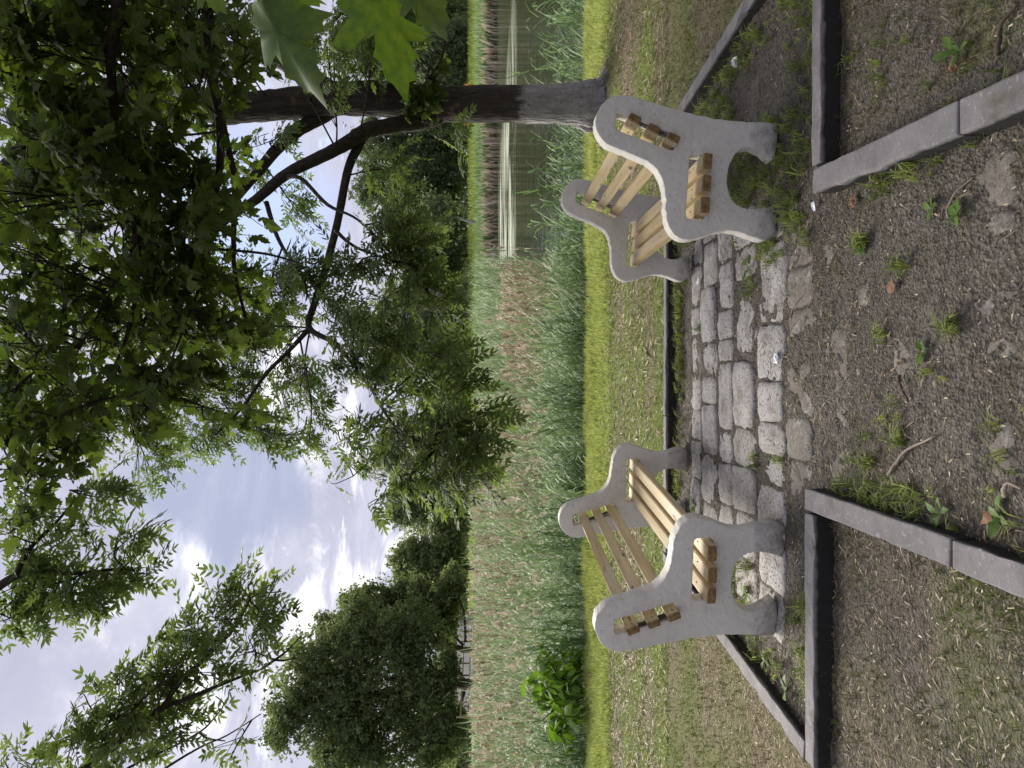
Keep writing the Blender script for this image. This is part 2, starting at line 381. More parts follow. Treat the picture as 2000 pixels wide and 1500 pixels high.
M['iron'] = plain('rusty_iron', (0.045, 0.050, 0.048), 0.7)
M['stick'] = plain('stick', (0.24, 0.19, 0.15), 0.8, 0.4)
M['stick_dark'] = plain('stick_dark', (0.085, 0.06, 0.045), 0.85, 0.4)
M['dead_leaf'] = plain('dead_leaf', (0.22, 0.12, 0.07), 0.8, 0.35)
M['foil'] = plain('litter_paper', (0.72, 0.74, 0.78), 0.35, 0.15)
M['fence_wood'] = plain('fence_wood', (0.36, 0.27, 0.18), 0.8, 0.3)
M['orange'] = plain('orange_paint', (0.55, 0.22, 0.04), 0.6, 0.2)
M['wall_pale'] = plain('pale_render', (0.55, 0.55, 0.54), 0.85, 0.08)
M['roof_grey'] = plain('roof_grey', (0.13, 0.12, 0.13), 0.85, 0.15)
M['window'] = plain('window_glass', (0.05, 0.06, 0.07), 0.15, 0.1)
M['birch'] = plain('birch_bark', (0.30, 0.29, 0.28), 0.8, 0.75)
M['crumb'] = plain('soil_crumb', (0.138, 0.118, 0.096), 0.95, 0.45)
M['grit'] = plain('grit', (0.30, 0.28, 0.26), 0.9, 0.4)
M['bird'] = plain('bird', (0.03, 0.03, 0.035), 0.7)

# ------------------------------------------------------------------ the ground, one sheet from the path to beyond the far shore
Y_FAR = 5.17
TREE = gp(1192, 203)
def land(x, y):
    """broad lie of the land"""
    x = np.asarray(x, float); y = np.asarray(y, float)
    z = np.zeros(np.broadcast(x, y).shape)
    inside_x = sst(x, -1.52, -1.36) * (1 - sst(x, 1.84, 2.0))
    z = z + 0.055 * sst(y, Y_FAR + 0.02, Y_FAR + 0.10)
    z = np.maximum(z, 0.045 * (1 - inside_x) * sst(y, 2.75, 3.1))
    z = z + 0.07 * np.exp(-((x - TREE[0]) ** 2 + (y - TREE[1]) ** 2) / 0.35) 
    edge = 8.95 + 0.25 * (fbm(x, 0 * x, 0.6) - 0.5)
    z = z - 1.25 * sst(y, edge, edge + 1.6)
    far = 96 + 3 * (fbm(x, 0 * x, 0.05) - 0.5)
    z = z + 1.25 * sst(y, far - 3, far + 1) + 2.9 * sst(y, far + 2, far + 20)
    lft = sst(-x - 0.15 * y, 1.0, 5.0) * sst(y, 24, 44) * (1 - sst(y, 85, 97))
    z = z + lft * 2.9
    return z
def gz(x, y):
    return land(x, y)
def micro(x, y):
    x = np.asarray(x, float); y = np.asarray(y, float)
    near = (1 - sst(y, 9, 14))
    return near * (0.030 * (fbm(x, y, 2.2, 3) - 0.5) + 0.020 * (fbm(x + 5, y, 11, 3) - 0.5) + 0.010 * (fbm(x, y + 3, 45, 2) - 0.5))
def height(x, y): return gz(x, y) + micro(x, y)
def spaced(segs):
    out = []
    for a, b, n in segs: out += list(np.linspace(a, b, n, endpoint=False))
    return np.array(out + [segs[-1][1]])
gx = spaced([(-900, -120, 14), (-120, -20, 40), (-20, -5, 50), (-5, -2.2, 60), (-2.2, 2.4, 230), (2.4, 5, 60), (5, 20, 50), (20, 120, 40), (120, 900, 14)])
gy = spaced([(-40, 0, 12), (0, 1.4, 20), (1.4, 3.6, 130), (3.6, 5.6, 90), (5.6, 9.2, 90), (9.2, 11.2, 30), (11.2, 30, 30), (30, 92, 30), (92, 125, 50), (125, 2200, 24)])
XX, YY = np.meshgrid(gx, gy)
ZZ = height(XX, YY)
nx, ny = len(gx), len(gy)
idx = np.arange(nx * ny).reshape(ny, nx)
Q = np.stack([idx[:-1, :-1], idx[:-1, 1:], idx[1:, 1:], idx[1:, :-1]], -1).reshape(-1, 4)
me = np_mesh('ground', np.stack([XX, YY, ZZ], -1).reshape(-1, 3), Q.ravel(), np.arange(len(Q)) * 4, np.full(len(Q), 4))
def in_pad(x, y):
    return ((x > -1.5) & (x < 1.95) & (y > 2.85) & (y < Y_FAR)) | ((x > -0.5) & (x < 0.9) & (y <= 2.85))
def greenness(x, y):                          # how green the sward is, 0 bare to 1 lush
    g = fbm(x * 0.7, y * 1.6, 1.6, 4)
    g = sst(g, 0.30, 0.68) * 0.85
    yn = y + 1.1 * (fbm(x * .6, y, 1.1) - .5)
    g = np.where(yn > 7.0, np.maximum(g, 0.30 + 0.62 * sst(yn, 7.0, 7.9)), g)  # open strip by the lake: lush grass, its brighter light put into the colour
    g = np.where((y > 6.1) & (y < 7.0) & (x > -2.4), g * 0.75, g)
    return np.where(y < 5.2, g * 0.55, g)
lawn = np.where(in_pad(XX, YY), 0.0, 1.0); lawn = np.where((YY < 2.85) & (lawn > 0), 0.12 + 0.38 * sst(fbm(XX, YY, 2.5), 0.4, 0.65), lawn)
lawn = np.where(np.hypot(XX - TREE[0], YY - TREE[1]) < 0.5, 0.3, lawn)
for nm, val in (('lawn', lawn), ('green', np.where(YY > 90, 1.0, greenness(XX, YY)))):
    a = me.attributes.new(nm, 'FLOAT', 'POINT'); a.data.foreach_set('value', np.ascontiguousarray(val, np.float32).ravel())
ground = link('ground', me, M['ground']); tag(ground, kind='structure')

wv = np.array([(-400, 9.3, -0.5), (500, 9.3, -0.5), (500, 99.5, -0.5), (-400, 99.5, -0.5)], float)
water = link('lake_water', np_mesh('lake_water', wv, [0, 1, 2, 3], [0], [4]), M['water']); tag(water, kind='structure')

# ------------------------------------------------------------------ paving stones in the bed of earth
def stone(cx, cy, w, d, z, seed, mat='stone'):
    r = np.random.default_rng(seed); n = 18
    a = np.arange(n) * 2 * math.pi / n
    e = 8.0
    rad = 1 / ((np.abs(np.cos(a)) ** e + np.abs(np.sin(a)) ** e) ** (1 / e))
    rad *= 1 + r.normal(0, 0.028, n)
    ox, oy = np.cos(a) * rad * w / 2, np.sin(a) * rad * d / 2
    t = r.normal(0, 0.02, 2)
    V = []; 
    for s, dz in ((1.0, -0.05), (1.0, -0.008), (0.95, 0.0), (0.72, 0.005), (0.35, 0.007)):
        zz = dz + (r.normal(0, 0.0025, n) if dz > -0.04 else 0) + ox * s * t[0] + oy * s * t[1]
        V.append(np.stack([ox * s, oy * s, zz], -1))
    V.append(np.array([[0, 0, 0.008]])); V = np.concatenate(V)
    f = [(i * n + j, i * n + (j + 1) % n, (i + 1) * n + (j + 1) % n, (i + 1) * n + j) for i in range(4) for j in range(n)]
    f += [(4 * n + j, 4 * n + (j + 1) % n, 5 * n) for j in range(n)]
    T = np.array([len(q) for q in f])
    m = np_mesh('paving_stone', V, np.concatenate([np.array(q) for q in f]), np.concatenate([[0], np.cumsum(T)[:-1]]), T)
    o = link('paving_stone', m, M[mat], ground); o.location = (cx, cy, z); o.rotation_euler.z = r.normal(0, 0.05)
# rows seen between the benches: (column span in pixels, stone edges across)
rows = [((1352, 1371), [455, 520, 600, 655, 735, 800, 860, 935, 1020, 1100, 1190], -0.001),
        ((1373, 1402), [430, 470, 560, 668, 735, 790, 888, 985, 1060, 1150, 1230], 0.007),
        ((1404, 1432), [425, 512, 606, 662, 706, 842, 905, 985, 1080, 1160, 1260], 0.009),
        ((1435, 1478), [410, 480, 545, 690, 706, 838, 912, 1000, 1090, 1175, 1280], 0.008),
        ((1482, 1533), [400, 470, 632, 745, 825, 888, 950, 1060, 1150, 1240], 0.003),
        ((1536, 1590), [420, 520, 600, 702, 815, 900, 985], -0.004),
        ((1594, 1655), [430, 520, 640, 740, 860, 960], -0.008),
        ((1660, 1740), [400, 480, 600, 690, 800, 905, 985], -0.018),
        ((1745, 1850), [330, 450, 560, 640, 760, 880, 1000], -0.016),
        ((1855, 1985), [300, 420, 470, 570, 640, 800, 965], -0.012)]
sid = 100
for (xa, xb), edges, dz in rows:
    ya, yb = gp(xb, 750)[1], gp(xa, 750)[1]
    for e0, e1 in zip(edges[:-1], edges[1:]):
        p0, p1 = gp((xa + xb) / 2, e1), gp((xa + xb) / 2, e0)
        w = p1[0] - p0[0]
        if w < 0.07: continue
        sid += 1; r = np.random.default_rng(sid)
        cx, cy = (p0[0] + p1[0]) / 2, (ya + yb) / 2 + r.normal(0, 0.006)
        if cx > 1.75 or cx < -1.3: continue
        hh = float(height(cx, cy))
        stone(cx, cy, w - 0.004, (yb - ya) * (1 - 0.03 * r.random()), hh + dz + r.normal(0, 0.004), sid, 'muddy_stone' if xa > 1530 else 'stone')

# ------------------------------------------------------------------ concrete edging round the pad and along the path
def box_mesh(name, sx, sy, sz, bev=0.006, seg=2, jit=0.0):
    bm = bmesh.new(); bmesh.ops.create_cube(bm, size=1)
    for v in bm.verts: v.co = Vector((v.co.x * sx, v.co.y * sy, v.co.z * sz)) + Vector([random.uniform(-jit, jit) for _ in range(3)])
    if jit:
        bmesh.ops.subdivide_edges(bm, edges=[e for e in bm.edges if abs(e.verts[0].co.x - e.verts[1].co.x) > sx * .6], cuts=max(2, int(sx / .06)))
        for v in bm.verts: v.co += Vector([random.gauss(0, jit) for _ in range(3)]) * (3 if random.random() < .06 else 1)
    if bev and jit:
        es = [e for e in bm.edges if len(e.link_faces) == 2 and e.calc_face_angle(0) > .7]; bmesh.ops.bevel(bm, geom=es, offset=bev, segments=seg, affect='EDGES', profile=0.6)
    elif bev: bmesh.ops.bevel(bm, geom=bm.edges[:], offset=bev, segments=seg, affect='EDGES', profile=0.6)
    m = bpy.data.meshes.new(name); bm.to_mesh(m); bm.free(); return m
KW, KT = 0.075, 0.08
def edging(a, b, label, cuts=None, top=KT, w=KW):
    a = np.array(a[:2]); b = np.array(b[:2]); d = b - a; Lg = np.linalg.norm(d); ang = math.atan2(d[1], d[0])
    t = empty('concrete_edging', (*a, 0), ang)
    tag(t, label, 'edging', 'concrete edging round the paved pad')
    cuts = cuts or [i / max(1, round(Lg)) for i in range(1, max(1, round(Lg)))]
    cs = [0] + list(cuts) + [1]
    for c0, c1 in zip(cs[:-1], cs[1:]):
        ln = (c1 - c0) * Lg - 0.006
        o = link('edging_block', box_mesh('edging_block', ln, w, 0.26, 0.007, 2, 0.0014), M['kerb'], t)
        o.location = ((c0 + c1) / 2 * Lg, random.uniform(-0.003, 0.003), top - 0.13 + random.uniform(-0.003, 0.003))
        o.rotation_euler = (0, random.uniform(-0.004, 0.004), random.uniform(-0.004, 0.004))
    return t
Z = KT
NL = gp(1581, 1480, Z); NLi = gp(1581, 985, Z); FL = gp(1297, 1090, Z); FR = np.array([1.83, FL[1] - 0.03, Z])
NR = np.array([1.97, gp(1594, 300, Z)[1], Z]); NRi = gp(1594, 345, Z)
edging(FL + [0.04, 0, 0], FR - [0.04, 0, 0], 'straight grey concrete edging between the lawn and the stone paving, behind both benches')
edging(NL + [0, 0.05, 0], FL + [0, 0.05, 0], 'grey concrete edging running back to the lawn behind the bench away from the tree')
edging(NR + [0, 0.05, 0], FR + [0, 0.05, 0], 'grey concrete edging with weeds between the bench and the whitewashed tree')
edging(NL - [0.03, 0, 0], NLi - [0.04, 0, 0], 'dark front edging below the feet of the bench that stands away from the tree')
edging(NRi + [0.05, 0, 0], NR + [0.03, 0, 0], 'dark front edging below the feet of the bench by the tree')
PL0 = gp(1572, 975, Z); PL1 = gp(1990, 1130, Z); PR0 = gp(1588, 355, Z); PR1 = gp(1985, 180, Z)
def beyond(a, b, y): return b + (b - a) * ((y - b[1]) / (b[1] - a[1]))
PLe, PRe = beyond(PL0, PL1, 0.6), beyond(PR0, PR1, 0.6)
cl = (PL0[1] - gp(1858, 1085, Z)[1]) / (PL0[1] - PLe[1]); cr = (PR0[1] - gp(1874, 215, Z)[1]) / (PR0[1] - PRe[1])
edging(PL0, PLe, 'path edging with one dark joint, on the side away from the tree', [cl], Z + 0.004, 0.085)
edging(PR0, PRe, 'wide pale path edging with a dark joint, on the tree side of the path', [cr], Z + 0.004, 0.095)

# ------------------------------------------------------------------ the two benches
KS = 0.8857
PROF = [(1380, 1196), (1300, 1192), (1150, 1186), (1000, 1195), (860, 1215), (700, 1247), (580, 1270), (480, 1282), (405, 1250), (356, 1185), (341, 1115),
        (360, 1045), (420, 990), (520, 958), (620, 922), (690, 890), (735, 845), (765, 780), (778, 710), (783, 640), (797, 575), (830, 515), (872, 483), (920, 474),
        (985, 490), (1050, 516), (1120, 540), (1180, 548), (1240, 540), (1310, 520), (1380, 508), (1438, 545), (1444, 565), (1436, 640), (1428, 712),
        (1390, 703), (1330, 688), (1270, 682), (1210, 697), (1170, 730), (1146, 780), (1134, 845), (1140, 920), (1165, 985), (1210, 1030), (1265, 1045), (1320, 1025), (1370, 995),
        (1398, 980), (1412, 1030), (1416, 1110), (1414, 1160), (1404, 1190)]
def kk(X, Y): return ((1210 - Y) / 1090 * KS - 0.35 * KS, (1430 - X) / 1090 * KS)
PROFILE = catmull([kk(*p) for p in PROF], 4, True)
def rrect(pts, r, n=4):
    out = []; N = len(pts)
    for i in range(N):
        p, a, b = np.array(pts[i]), np.array(pts[i - 1]), np.array(pts[(i + 1) % N])
        u = (a - p) / np.linalg.norm(a - p); v = (b - p) / np.linalg.norm(b - p)
        for k in range(n + 1):
            t = k / n; q0 = p + u * r * (1 - t); q1 = p + v * r * t
            out.append(q0 * (1 - t) + q1 * t)
    return np.array(out)
SLOT_SEAT = rrect([kk(905, 598), kk(905, 972), kk(1018, 972), kk(1018, 598)], 0.022)
SLOT_BACK = rrect([kk(455, 1082), kk(462, 1180), kk(836, 1072), kk(808, 982)], 0.022)
PT = 0.08
def panel_mesh(side):
    cu = bpy.data.curves.new('end_panel', 'CURVE'); cu.dimensions = '2D'; cu.fill_mode = 'BOTH'
    cu.extrude = PT / 2 - 0.005; cu.bevel_depth = 0.005; cu.bevel_resolution = 2; cu.offset = -0.005
    prof = PROFILE + rng.normal(0, .0011, PROFILE.shape)
    for c in rng.integers(0, len(prof), 6): prof[c] += rng.normal(0, .0035, 2)              # knocked edges
    for P in (prof, SLOT_SEAT + rng.normal(0, .0008, SLOT_SEAT.shape), SLOT_BACK + rng.normal(0, .0008, SLOT_BACK.shape)):
        s = cu.splines.new('POLY'); s.points.add(len(P) - 1); s.use_cyclic_u = True
        for q, (a, b) in zip(s.points, P): q.co = (a, b, 0, 1)
    o = bpy.data.objects.new('tmp', cu); COL.objects.link(o)
    dg = bpy.context.evaluated_depsgraph_get()
    m = bpy.data.meshes.new_from_object(o.evaluated_get(dg)); bpy.data.objects.remove(o)
    bm = bmesh.new(); bm.from_mesh(m)
    for v in bm.verts: x, y, z = v.co; v.co = (side * x, z, y)
    bmesh.ops.remove_doubles(bm, verts=bm.verts[:], dist=0.0004)
    bmesh.ops.recalc_face_normals(bm, faces=bm.faces[:]); bm.to_mesh(m); bm.free()
    m.polygons.foreach_set('use_smooth', [abs(p.normal.y) < .98 for p in m.polygons])
    m.name = 'end_panel'; m.materials.clear(); m.materials.append(M['panel'])
    try: m.set_sharp_from_angle(angle=math.radians(50))
    except Exception: pass
    return m
BACK = [kk(558, 1128), kk(673, 1083), kk(788, 1038)]; SEAT = [kk(990, 664), kk(992, 791), kk(992, 915)]
def slat_mesh(length, w, t):
    bm = bmesh.new(); bmesh.ops.create_cube(bm, size=1)
    bmesh.ops.subdivide_edges(bm, edges=[e for e in bm.edges if abs(e.verts[0].co.y - e.verts[1].co.y) > 0.5], cuts=5)
    ph = random.uniform(0, 6)
    for v in bm.verts:
        y = v.co.y; v.co = Vector((v.co.x * w, y * length, v.co.z * t + 0.004 * math.sin(y * 4 + ph))) + Vector((random.uniform(-1, 1), 0, random.uniform(-1, 1))) * 0.0012
    sharp = [e for e in bm.edges if len(e.link_faces) == 2 and e.calc_face_angle(0) > 0.8]
    bmesh.ops.bevel(bm, geom=sharp, offset=0.004, segments=2, affect='EDGES')
    for f in bm.faces: f.material_index = 1 if abs(f.normal.y) > 0.8 else 0
    m = bpy.data.meshes.new('slat'); bm.to_mesh(m); bm.free(); m.materials.append(M['wood']); m.materials.append(M['end']); return m
def screw_mesh():
    bm = bmesh.new(); bmesh.ops.create_cone(bm, cap_ends=True, segments=8, radius1=0.0036, radius2=0.003, depth=0.003)
    m = bpy.data.meshes.new('screw'); bm.to_mesh(m); bm.free(); m.materials.append(M['iron']); return m
SCREW = screw_mesh()
def bench(x0, y0, phi, length, tilt, dz, side, label):
    t = empty('park_bench', (x0, y0, dz))
    t.rotation_euler = Matrix.Rotation(-phi, 3, 'Z').to_euler()
    R = Matrix.Rotation(-phi, 4, 'Z') @ Matrix.Rotation(-side * tilt, 4, 'Y'); t.rotation_euler = R.to_euler()
    tag(t, label, 'bench', 'concrete and wood benches facing each other')
    for yy in (PT / 2, length - PT / 2):
        o = link('end_panel', panel_mesh(side), None, t); o.location = (0, yy, 0)
    ang = math.atan2(BACK[2][1] - BACK[0][1], BACK[2][0] - BACK[0][0])
    for s, z in BACK:
        ln = length + 0.09 + random.uniform(-0.01, 0.01)
        o = link('back_slat', slat_mesh(ln, 0.060, 0.036), None, t)
        o.location = (side * s, length / 2 - 0.005 + random.uniform(-0.006, 0.006), z); o.rotation_euler = (0, -side * ang if side > 0 else ang + math.pi, 0)
        if side > 0: o.rotation_euler = (0, -ang, 0)
        for yy in (-ln / 2 + 0.035, -ln / 2 + 0.14, ln / 2 - 0.14):
            q = link('screw', SCREW, None, o); q.location = (random.uniform(-0.006, 0.006), yy, 0.0185 if side > 0 else -0.0185)
    for s, z in SEAT:
        ln = length + 0.10 + random.uniform(-0.01, 0.01)
        o = link('seat_slat', slat_mesh(ln, 0.076, 0.042), None, t)
        o.location = (side * s, length / 2 - 0.008 + random.uniform(-0.006, 0.006), z); o.rotation_euler = (0, random.uniform(-0.03, 0.03), 0)
        for yy in (-ln / 2 + 0.16, ln / 2 - 0.16):
            q = link('screw', SCREW, None, o); q.location = (random.uniform(-0.01, 0.01), yy, 0.0215)
    for yy in (0.030, length - 0.030):
        d = np.array(BACK[2]) - np.array(BACK[0]); nrm = np.array([-d[1], d[0]]); nrm = nrm / np.linalg.norm(nrm); nrm = nrm if nrm[0] < 0 else -nrm
        c = (np.array(BACK[0]) + np.array(BACK[2])) / 2 + nrm * 0.0215
        o = link('iron_bar', box_mesh('iron_bar', np.linalg.norm(d) + 0.07, 0.035, 0.006, 0.001, 1), M['iron'], t)
        o.location = (side * c[0], yy, c[1]); o.rotation_euler = (0, -ang if side > 0 else ang, 0)
    return t
# the fitted origin lies at mid depth of the seat panel
bench(-0.907, 3.329, 0.1326, 1.649, 0.0, 0.0, 1, 'off-white concrete bench with three brown back slats, standing away from the tree')
bench(0.941, 3.347, 0.0045, 1.4825, 0.068, 0.017, -1, 'shaded concrete bench with yellow slats, standing in front of the whitewashed tree trunk')

# ------------------------------------------------------------------ leaves and branches
def ash_frond(pairs=4, seed=0):
    r = np.random.default_rng(seed); V = []; Fc = []
    def leaflet(o, ang, ln, wd, tw):
        c, s = math.cos(ang), math.sin(ang); b = len(V)
        for x, y, z in ((0, 0, 0), (.25, .40, -.10), (.25, 0, .05), (.25, -.40, -.10), (.62, .36, -.14), (.64, 0, .0), (.62, -.36, -.14), (1.0, 0, -.22)):
            X, Y = x * ln, y * wd; V.append((o[0] + X * c - Y * s, o[1] + X * s + Y * c, o[2] + z * wd * 1.2 + tw * y * wd))
        for f in ((0, 2, 1), (0, 3, 2), (1, 2, 5, 4), (2, 3, 6, 5), (4, 5, 7), (5, 6, 7)): Fc.append(tuple(b + i for i in f))
    for i in range(pairs):
        t = 0.22 + 0.60 * i / (pairs - 1); z = -0.22 * t * t
        for sgn in (1, -1):
            leaflet((t + r.normal(0, .012), 0, z), sgn * (0.95 + r.normal(0, .13)), 0.31 * (0.8 + 0.3 * math.sin(math.pi * t)) * (1 + r.normal(0, .08)), 0.125, r.normal(0, .4))
    leaflet((0.84, 0, -0.16), r.normal(0, .1), 0.34, 0.13, 0)
    b = len(V)
    for t in (0, .45, .88):
        z = -0.22 * t * t; V += [(t, .006, z), (t, -.006, z)]
    Fc += [(b, b + 1, b + 3, b + 2), (b + 2, b + 3, b + 5, b + 4)]
    return np.array(V), Fc
def maple_leaf(seed=0):
    r = np.random.default_rng(seed)
    half = [(0, .012), (-.05, .14), (-.13, .30), (-.04, .32), (.00, .42), (.07, .36), (.15, .30), (.20, .40), (.25, .46), (.36, .62), (.38, .48), (.45, .45), (.43, .34), (.43, .21),
            (.53, .22), (.60, .28), (.66, .19), (.78, .19), (.80, .10), (1.0, .0)]
    pts = half + [(x, -y) for x, y in half[-2::-1]]
    V = [(.28, 0, .03)]
    for x, y in pts:
        x += r.normal(0, .012); y += r.normal(0, .012) if abs(y) > .02 else 0
        V.append((x, y, -.32 * abs(y) ** 1.3 - .28 * max(0, x) ** 2 + .05 * math.sin(9 * y + 5 * x + seed)))
    n = len(pts); Fc = [(0, i, i % n + 1) for i in range(1, n + 1)]
    b = len(V); V += [(0, .008, 0), (0, -.008, 0), (-.45, .006, .06), (-.45, -.006, .06)]; Fc.append((b, b + 1, b + 3, b + 2))
    V = np.array(V); V[:, 0] += .45
    return V, Fc
ASH = [ash_frond(4, 1), ash_frond(4, 2), ash_frond(3, 3), ash_frond(5, 4)]
MAPLE = [maple_leaf(1), maple_leaf(2), maple_leaf(3)]
def tmpl_mesh(name, tm, mat):
    V, f = tm; T = np.array([len(q) for q in f])
    m = np_mesh(name, V, np.concatenate([np.array(q) for q in f]), np.concatenate([[0], np.cumsum(T)[:-1]]), T, np.full(len(V), .0)); m.materials.append(mat); return m
def uvec(n):
    v = rng.normal(size=(n, 3)); return v / np.linalg.norm(v, axis=1, keepdims=True)

class Tree:
    def __init__(s, name, base, label, group, bark, twigm, leafm, templates, leaf_len, droop):
        s.root = empty(name, base); tag(s.root, label, 'tree', group); s.inv = Matrix.Translation(-Vector(base))
        s.bark, s.twigm, s.leafm, s.tm, s.ll, s.droop = bark, twigm, leafm, templates, leaf_len, droop
        s.pts = []; s.fr = []; s.tw = Batch()
    def limb(s, P, R, name='limb', k=10, wob=0.05, n=6):
        P = catmull(P, n); R = np.interp(np.linspace(0, 1, len(P)), np.linspace(0, 1, len(R)), R)
        B = Batch(); tube(B, P, R, k, wob=wob); s.pts.append(P)
        o = link(name, B.mesh(name), s.bark, s.root); o.matrix_parent_inverse = s.inv; return o
    def twig(s, P, R, k=5):
        P = catmull(P, 4); R = np.interp(np.linspace(0, 1, len(P)), [0, 1], R); tube(s.tw, P, R, k, cap=False); return P
    def leaves_along(s, P, n, spread=0.9):
        t = 0.25 + 0.75 * (np.arange(n) + rng.random(n) * .6) / n; t = np.minimum(t, 1)
        q = t * (len(P) - 1); i = np.minimum(q.astype(int), len(P) - 2); f = (q - i)[:, None]
        o = P[i] * (1 - f) + P[i + 1] * f
        d = P[i + 1] - P[i]; d /= np.linalg.norm(d, axis=1, keepdims=True) + 1e-9
        side = np.cross(d, np.array([0, 0, 1.])) * np.where(np.arange(n) % 2, 1, -1)[:, None]
        ax = d * 0.55 + side * spread + rng.normal(0, .28, (n, 3)); ax[:, 2] -= s.droop + rng.random(n) * .3
        ax[-1] = d[-1] + rng.normal(0, .2, 3)
        up = np.array([0, 0, 1.]) + rng.normal(0, .42, (n, 3))
        s.fr.append((o, ax, up))
    def clump(s, c, rad, nl, per=6, anchor=None, mainr=0.010, thin=0.0035):
        """a leafy spray that fills an ellipsoid, carried by twigs from the nearest limb"""
        c = np.asarray(c, float); rad = np.asarray(rad, float)
        if anchor is None:
            al = np.concatenate(s.pts); anchor = al[np.argmin(((al - c) ** 2).sum(1) + 0.15 * np.maximum(0, al[:, 2] - c[2]))]
        m = (anchor + c) / 2 + rng.normal(0, .06, 3) * np.linalg.norm(c - anchor) + np.array([0, 0, .05])
        mp = s.twig([anchor, m, c], [mainr, thin * 1.3])
        nt = max(1, int(round(nl / per)))
        for j in range(nt):
            p = c + uvec(1)[0] * rng.random() ** (1 / 2.4) * rad
            a = mp[rng.integers(len(mp) // 3, len(mp))]
            mid = (a + p) / 2 + rng.normal(0, .05, 3); mid[2] += .04
            P = s.twig([a, mid, p], [thin * 1.4, thin * .5], 4)
            s.leaves_along(P, per)
    def finish(s, near=300, size=(0.75, 1.2)):
        o = np.concatenate([f[0] for f in s.fr]); ax = np.concatenate([f[1] for f in s.fr]); up = np.concatenate([f[2] for f in s.fr])
        N = len(o); R = frames(ax, up); sc = s.ll * rng.uniform(*size, N); R = R * sc[:, None, None]
        rnd = rng.random(N); kind = rng.integers(0, len(s.tm), N)
        me = s.tw.mesh('twigs'); t = link('twigs', me, s.twigm, s.root); t.matrix_parent_inverse = s.inv; t['kind'] = 'stuff'
        d = o - np.array([0, 0, CAM_H]); cosx = d[:, 1]
        px = 1000 + F * (-d[:, 1] * math.sin(TH) - d[:, 2] * math.cos(TH)) / np.maximum(.1, d[:, 1]); py = 750 - F * d[:, 0] / np.maximum(.1, d[:, 1])
        vis = (px > 0) & (px < 2000) & (py > 0) & (py < 1500) & (cosx > 0)
        key = np.where(vis, np.linalg.norm(d, axis=1), 1e6); order = np.argsort(key)
        solo = order[:near]; solo = solo[vis[solo]]; rest = np.setdiff1d(np.arange(N), solo)
        meshes = [tmpl_mesh('leaf', q, s.leafm) for q in s.tm]
        for i in solo:
            ob = link('leaf', meshes[kind[i]], None, s.root); ob.matrix_parent_inverse = s.inv
            m = Matrix([list(R[i][r]) + [o[i][r]] for r in range(3)] + [[0, 0, 0, 1]]); ob.matrix_basis = m
        B = Batch()
        for q in range(len(s.tm)):
            k = rest[kind[rest] == q]; B.many(s.tm[q], R[k], o[k], rnd[k])
        if B.n == 0: return
        f = link('foliage', B.mesh('foliage'), s.leafm, s.root); f.matrix_parent_inverse = s.inv; f['kind'] = 'stuff'
        print(s.root.name, 'leaves', N)

def px_path(L, Y0, Y1=None):                  # pixel polyline spread over a range of distances
    Y1 = Y0 if Y1 is None else Y1; n = len(L)
    return [at(a, b, Y0 + (Y1 - Y0) * i / (n - 1)) for i, (a, b) in enumerate(L)]

# --- the ash with the limewashed trunk behind the second bench
TB = (TREE[0], TREE[1], float(gz(TREE[0], TREE[1])))
A = Tree('ash_tree', TB, 'ash tree with grey limewashed lower trunk and dark bark above, beside the lake', 'trees leaning over the benches', M['ash_bark'], M['twig'], M['ash_leaf'], ASH, 0.20, 0.35)
D0 = TREE[1]
tr = px_path([(1230, 204), (1196, 204), (1160, 203), (1100, 203), (1000, 203), (900, 203), (820, 200), (740, 193), (650, 194), (560, 203), (480, 210), (425, 214), (330, 188), (250, 178), (180, 186), (140, 205), (60, 285), (-40, 380), (-200, 480)], D0, D0 - .4)
A.limb(tr, np.array([150, 122, 88, 73, 69, 66, 64, 66, 60, 56, 54, 52, 50, 46, 44, 42, 38, 30, 20]) / 2 / F * D0, 'trunk', 26, 0.05)
A.limb(px_path([(640, 178), (600, 148), (560, 122), (510, 102), (450, 96), (400, 86), (340, 70), (280, 30), (200, -60)], D0, D0 + .6), np.array([46, 42, 38, 34, 32, 30, 28, 24, 16]) / 2 / F * D0)
for a_, l_ in ((2.6, .42), (3.5, .38), (5.2, .45), (1.5, .4)):                   # root ridges
    d_ = np.array([math.cos(a_), math.sin(a_), 0]); b_ = np.array(TB)
    A.limb([b_ + d_ * .10 + [0, 0, .42], b_ + d_ * .22 + [0, 0, .12], b_ + d_ * l_ * .6 + [0, 0, .02], b_ + d_ * l_ + [0, 0, -.06]], [.07, .085, .06, .03], 'root', 8)
A.pts = A.pts[:-4]
B1 = px_path([(660, 205), (620, 232), (580, 255), (540, 292), (500, 340), (430, 420), (330, 520), (200, 600)], D0, D0 - .6)
A.limb(B1, np.array([34, 28, 25, 22, 19, 15, 11, 6]) / 2 / F * D0)
B2 = px_path([(870, 215), (830, 234), (770, 245), (715, 256), (680, 278), (640, 300), (560, 340), (500, 390), (430, 440), (330, 560), (230, 700)], D0, D0 - 1.6)
A.limb(B2, np.array([40, 34, 30, 28, 25, 22, 19, 16, 13, 9, 5]) / 2 / F * D0)
B3 = px_path([(712, 258), (700, 285), (680, 330), (660, 430), (640, 510), (615, 590), (604, 640), (650, 668), (680, 700), (720, 750), (770, 830), (850, 880)], D0 - .3, D0 - 2.2)
A.limb(B3, np.array([24, 20, 17, 15, 14, 13, 11, 9, 7, 6, 5, 3]) / 2 / F * (D0 - .8))
B4 = px_path([(606, 640), (560, 690), (520, 730), (470, 800), (420, 850)], D0 - 1.2, D0 - 2.2)
A.limb(B4, np.array([11, 8, 7, 5, 3]) / 2 / F * (D0 - 1.2), 'limb', 7)
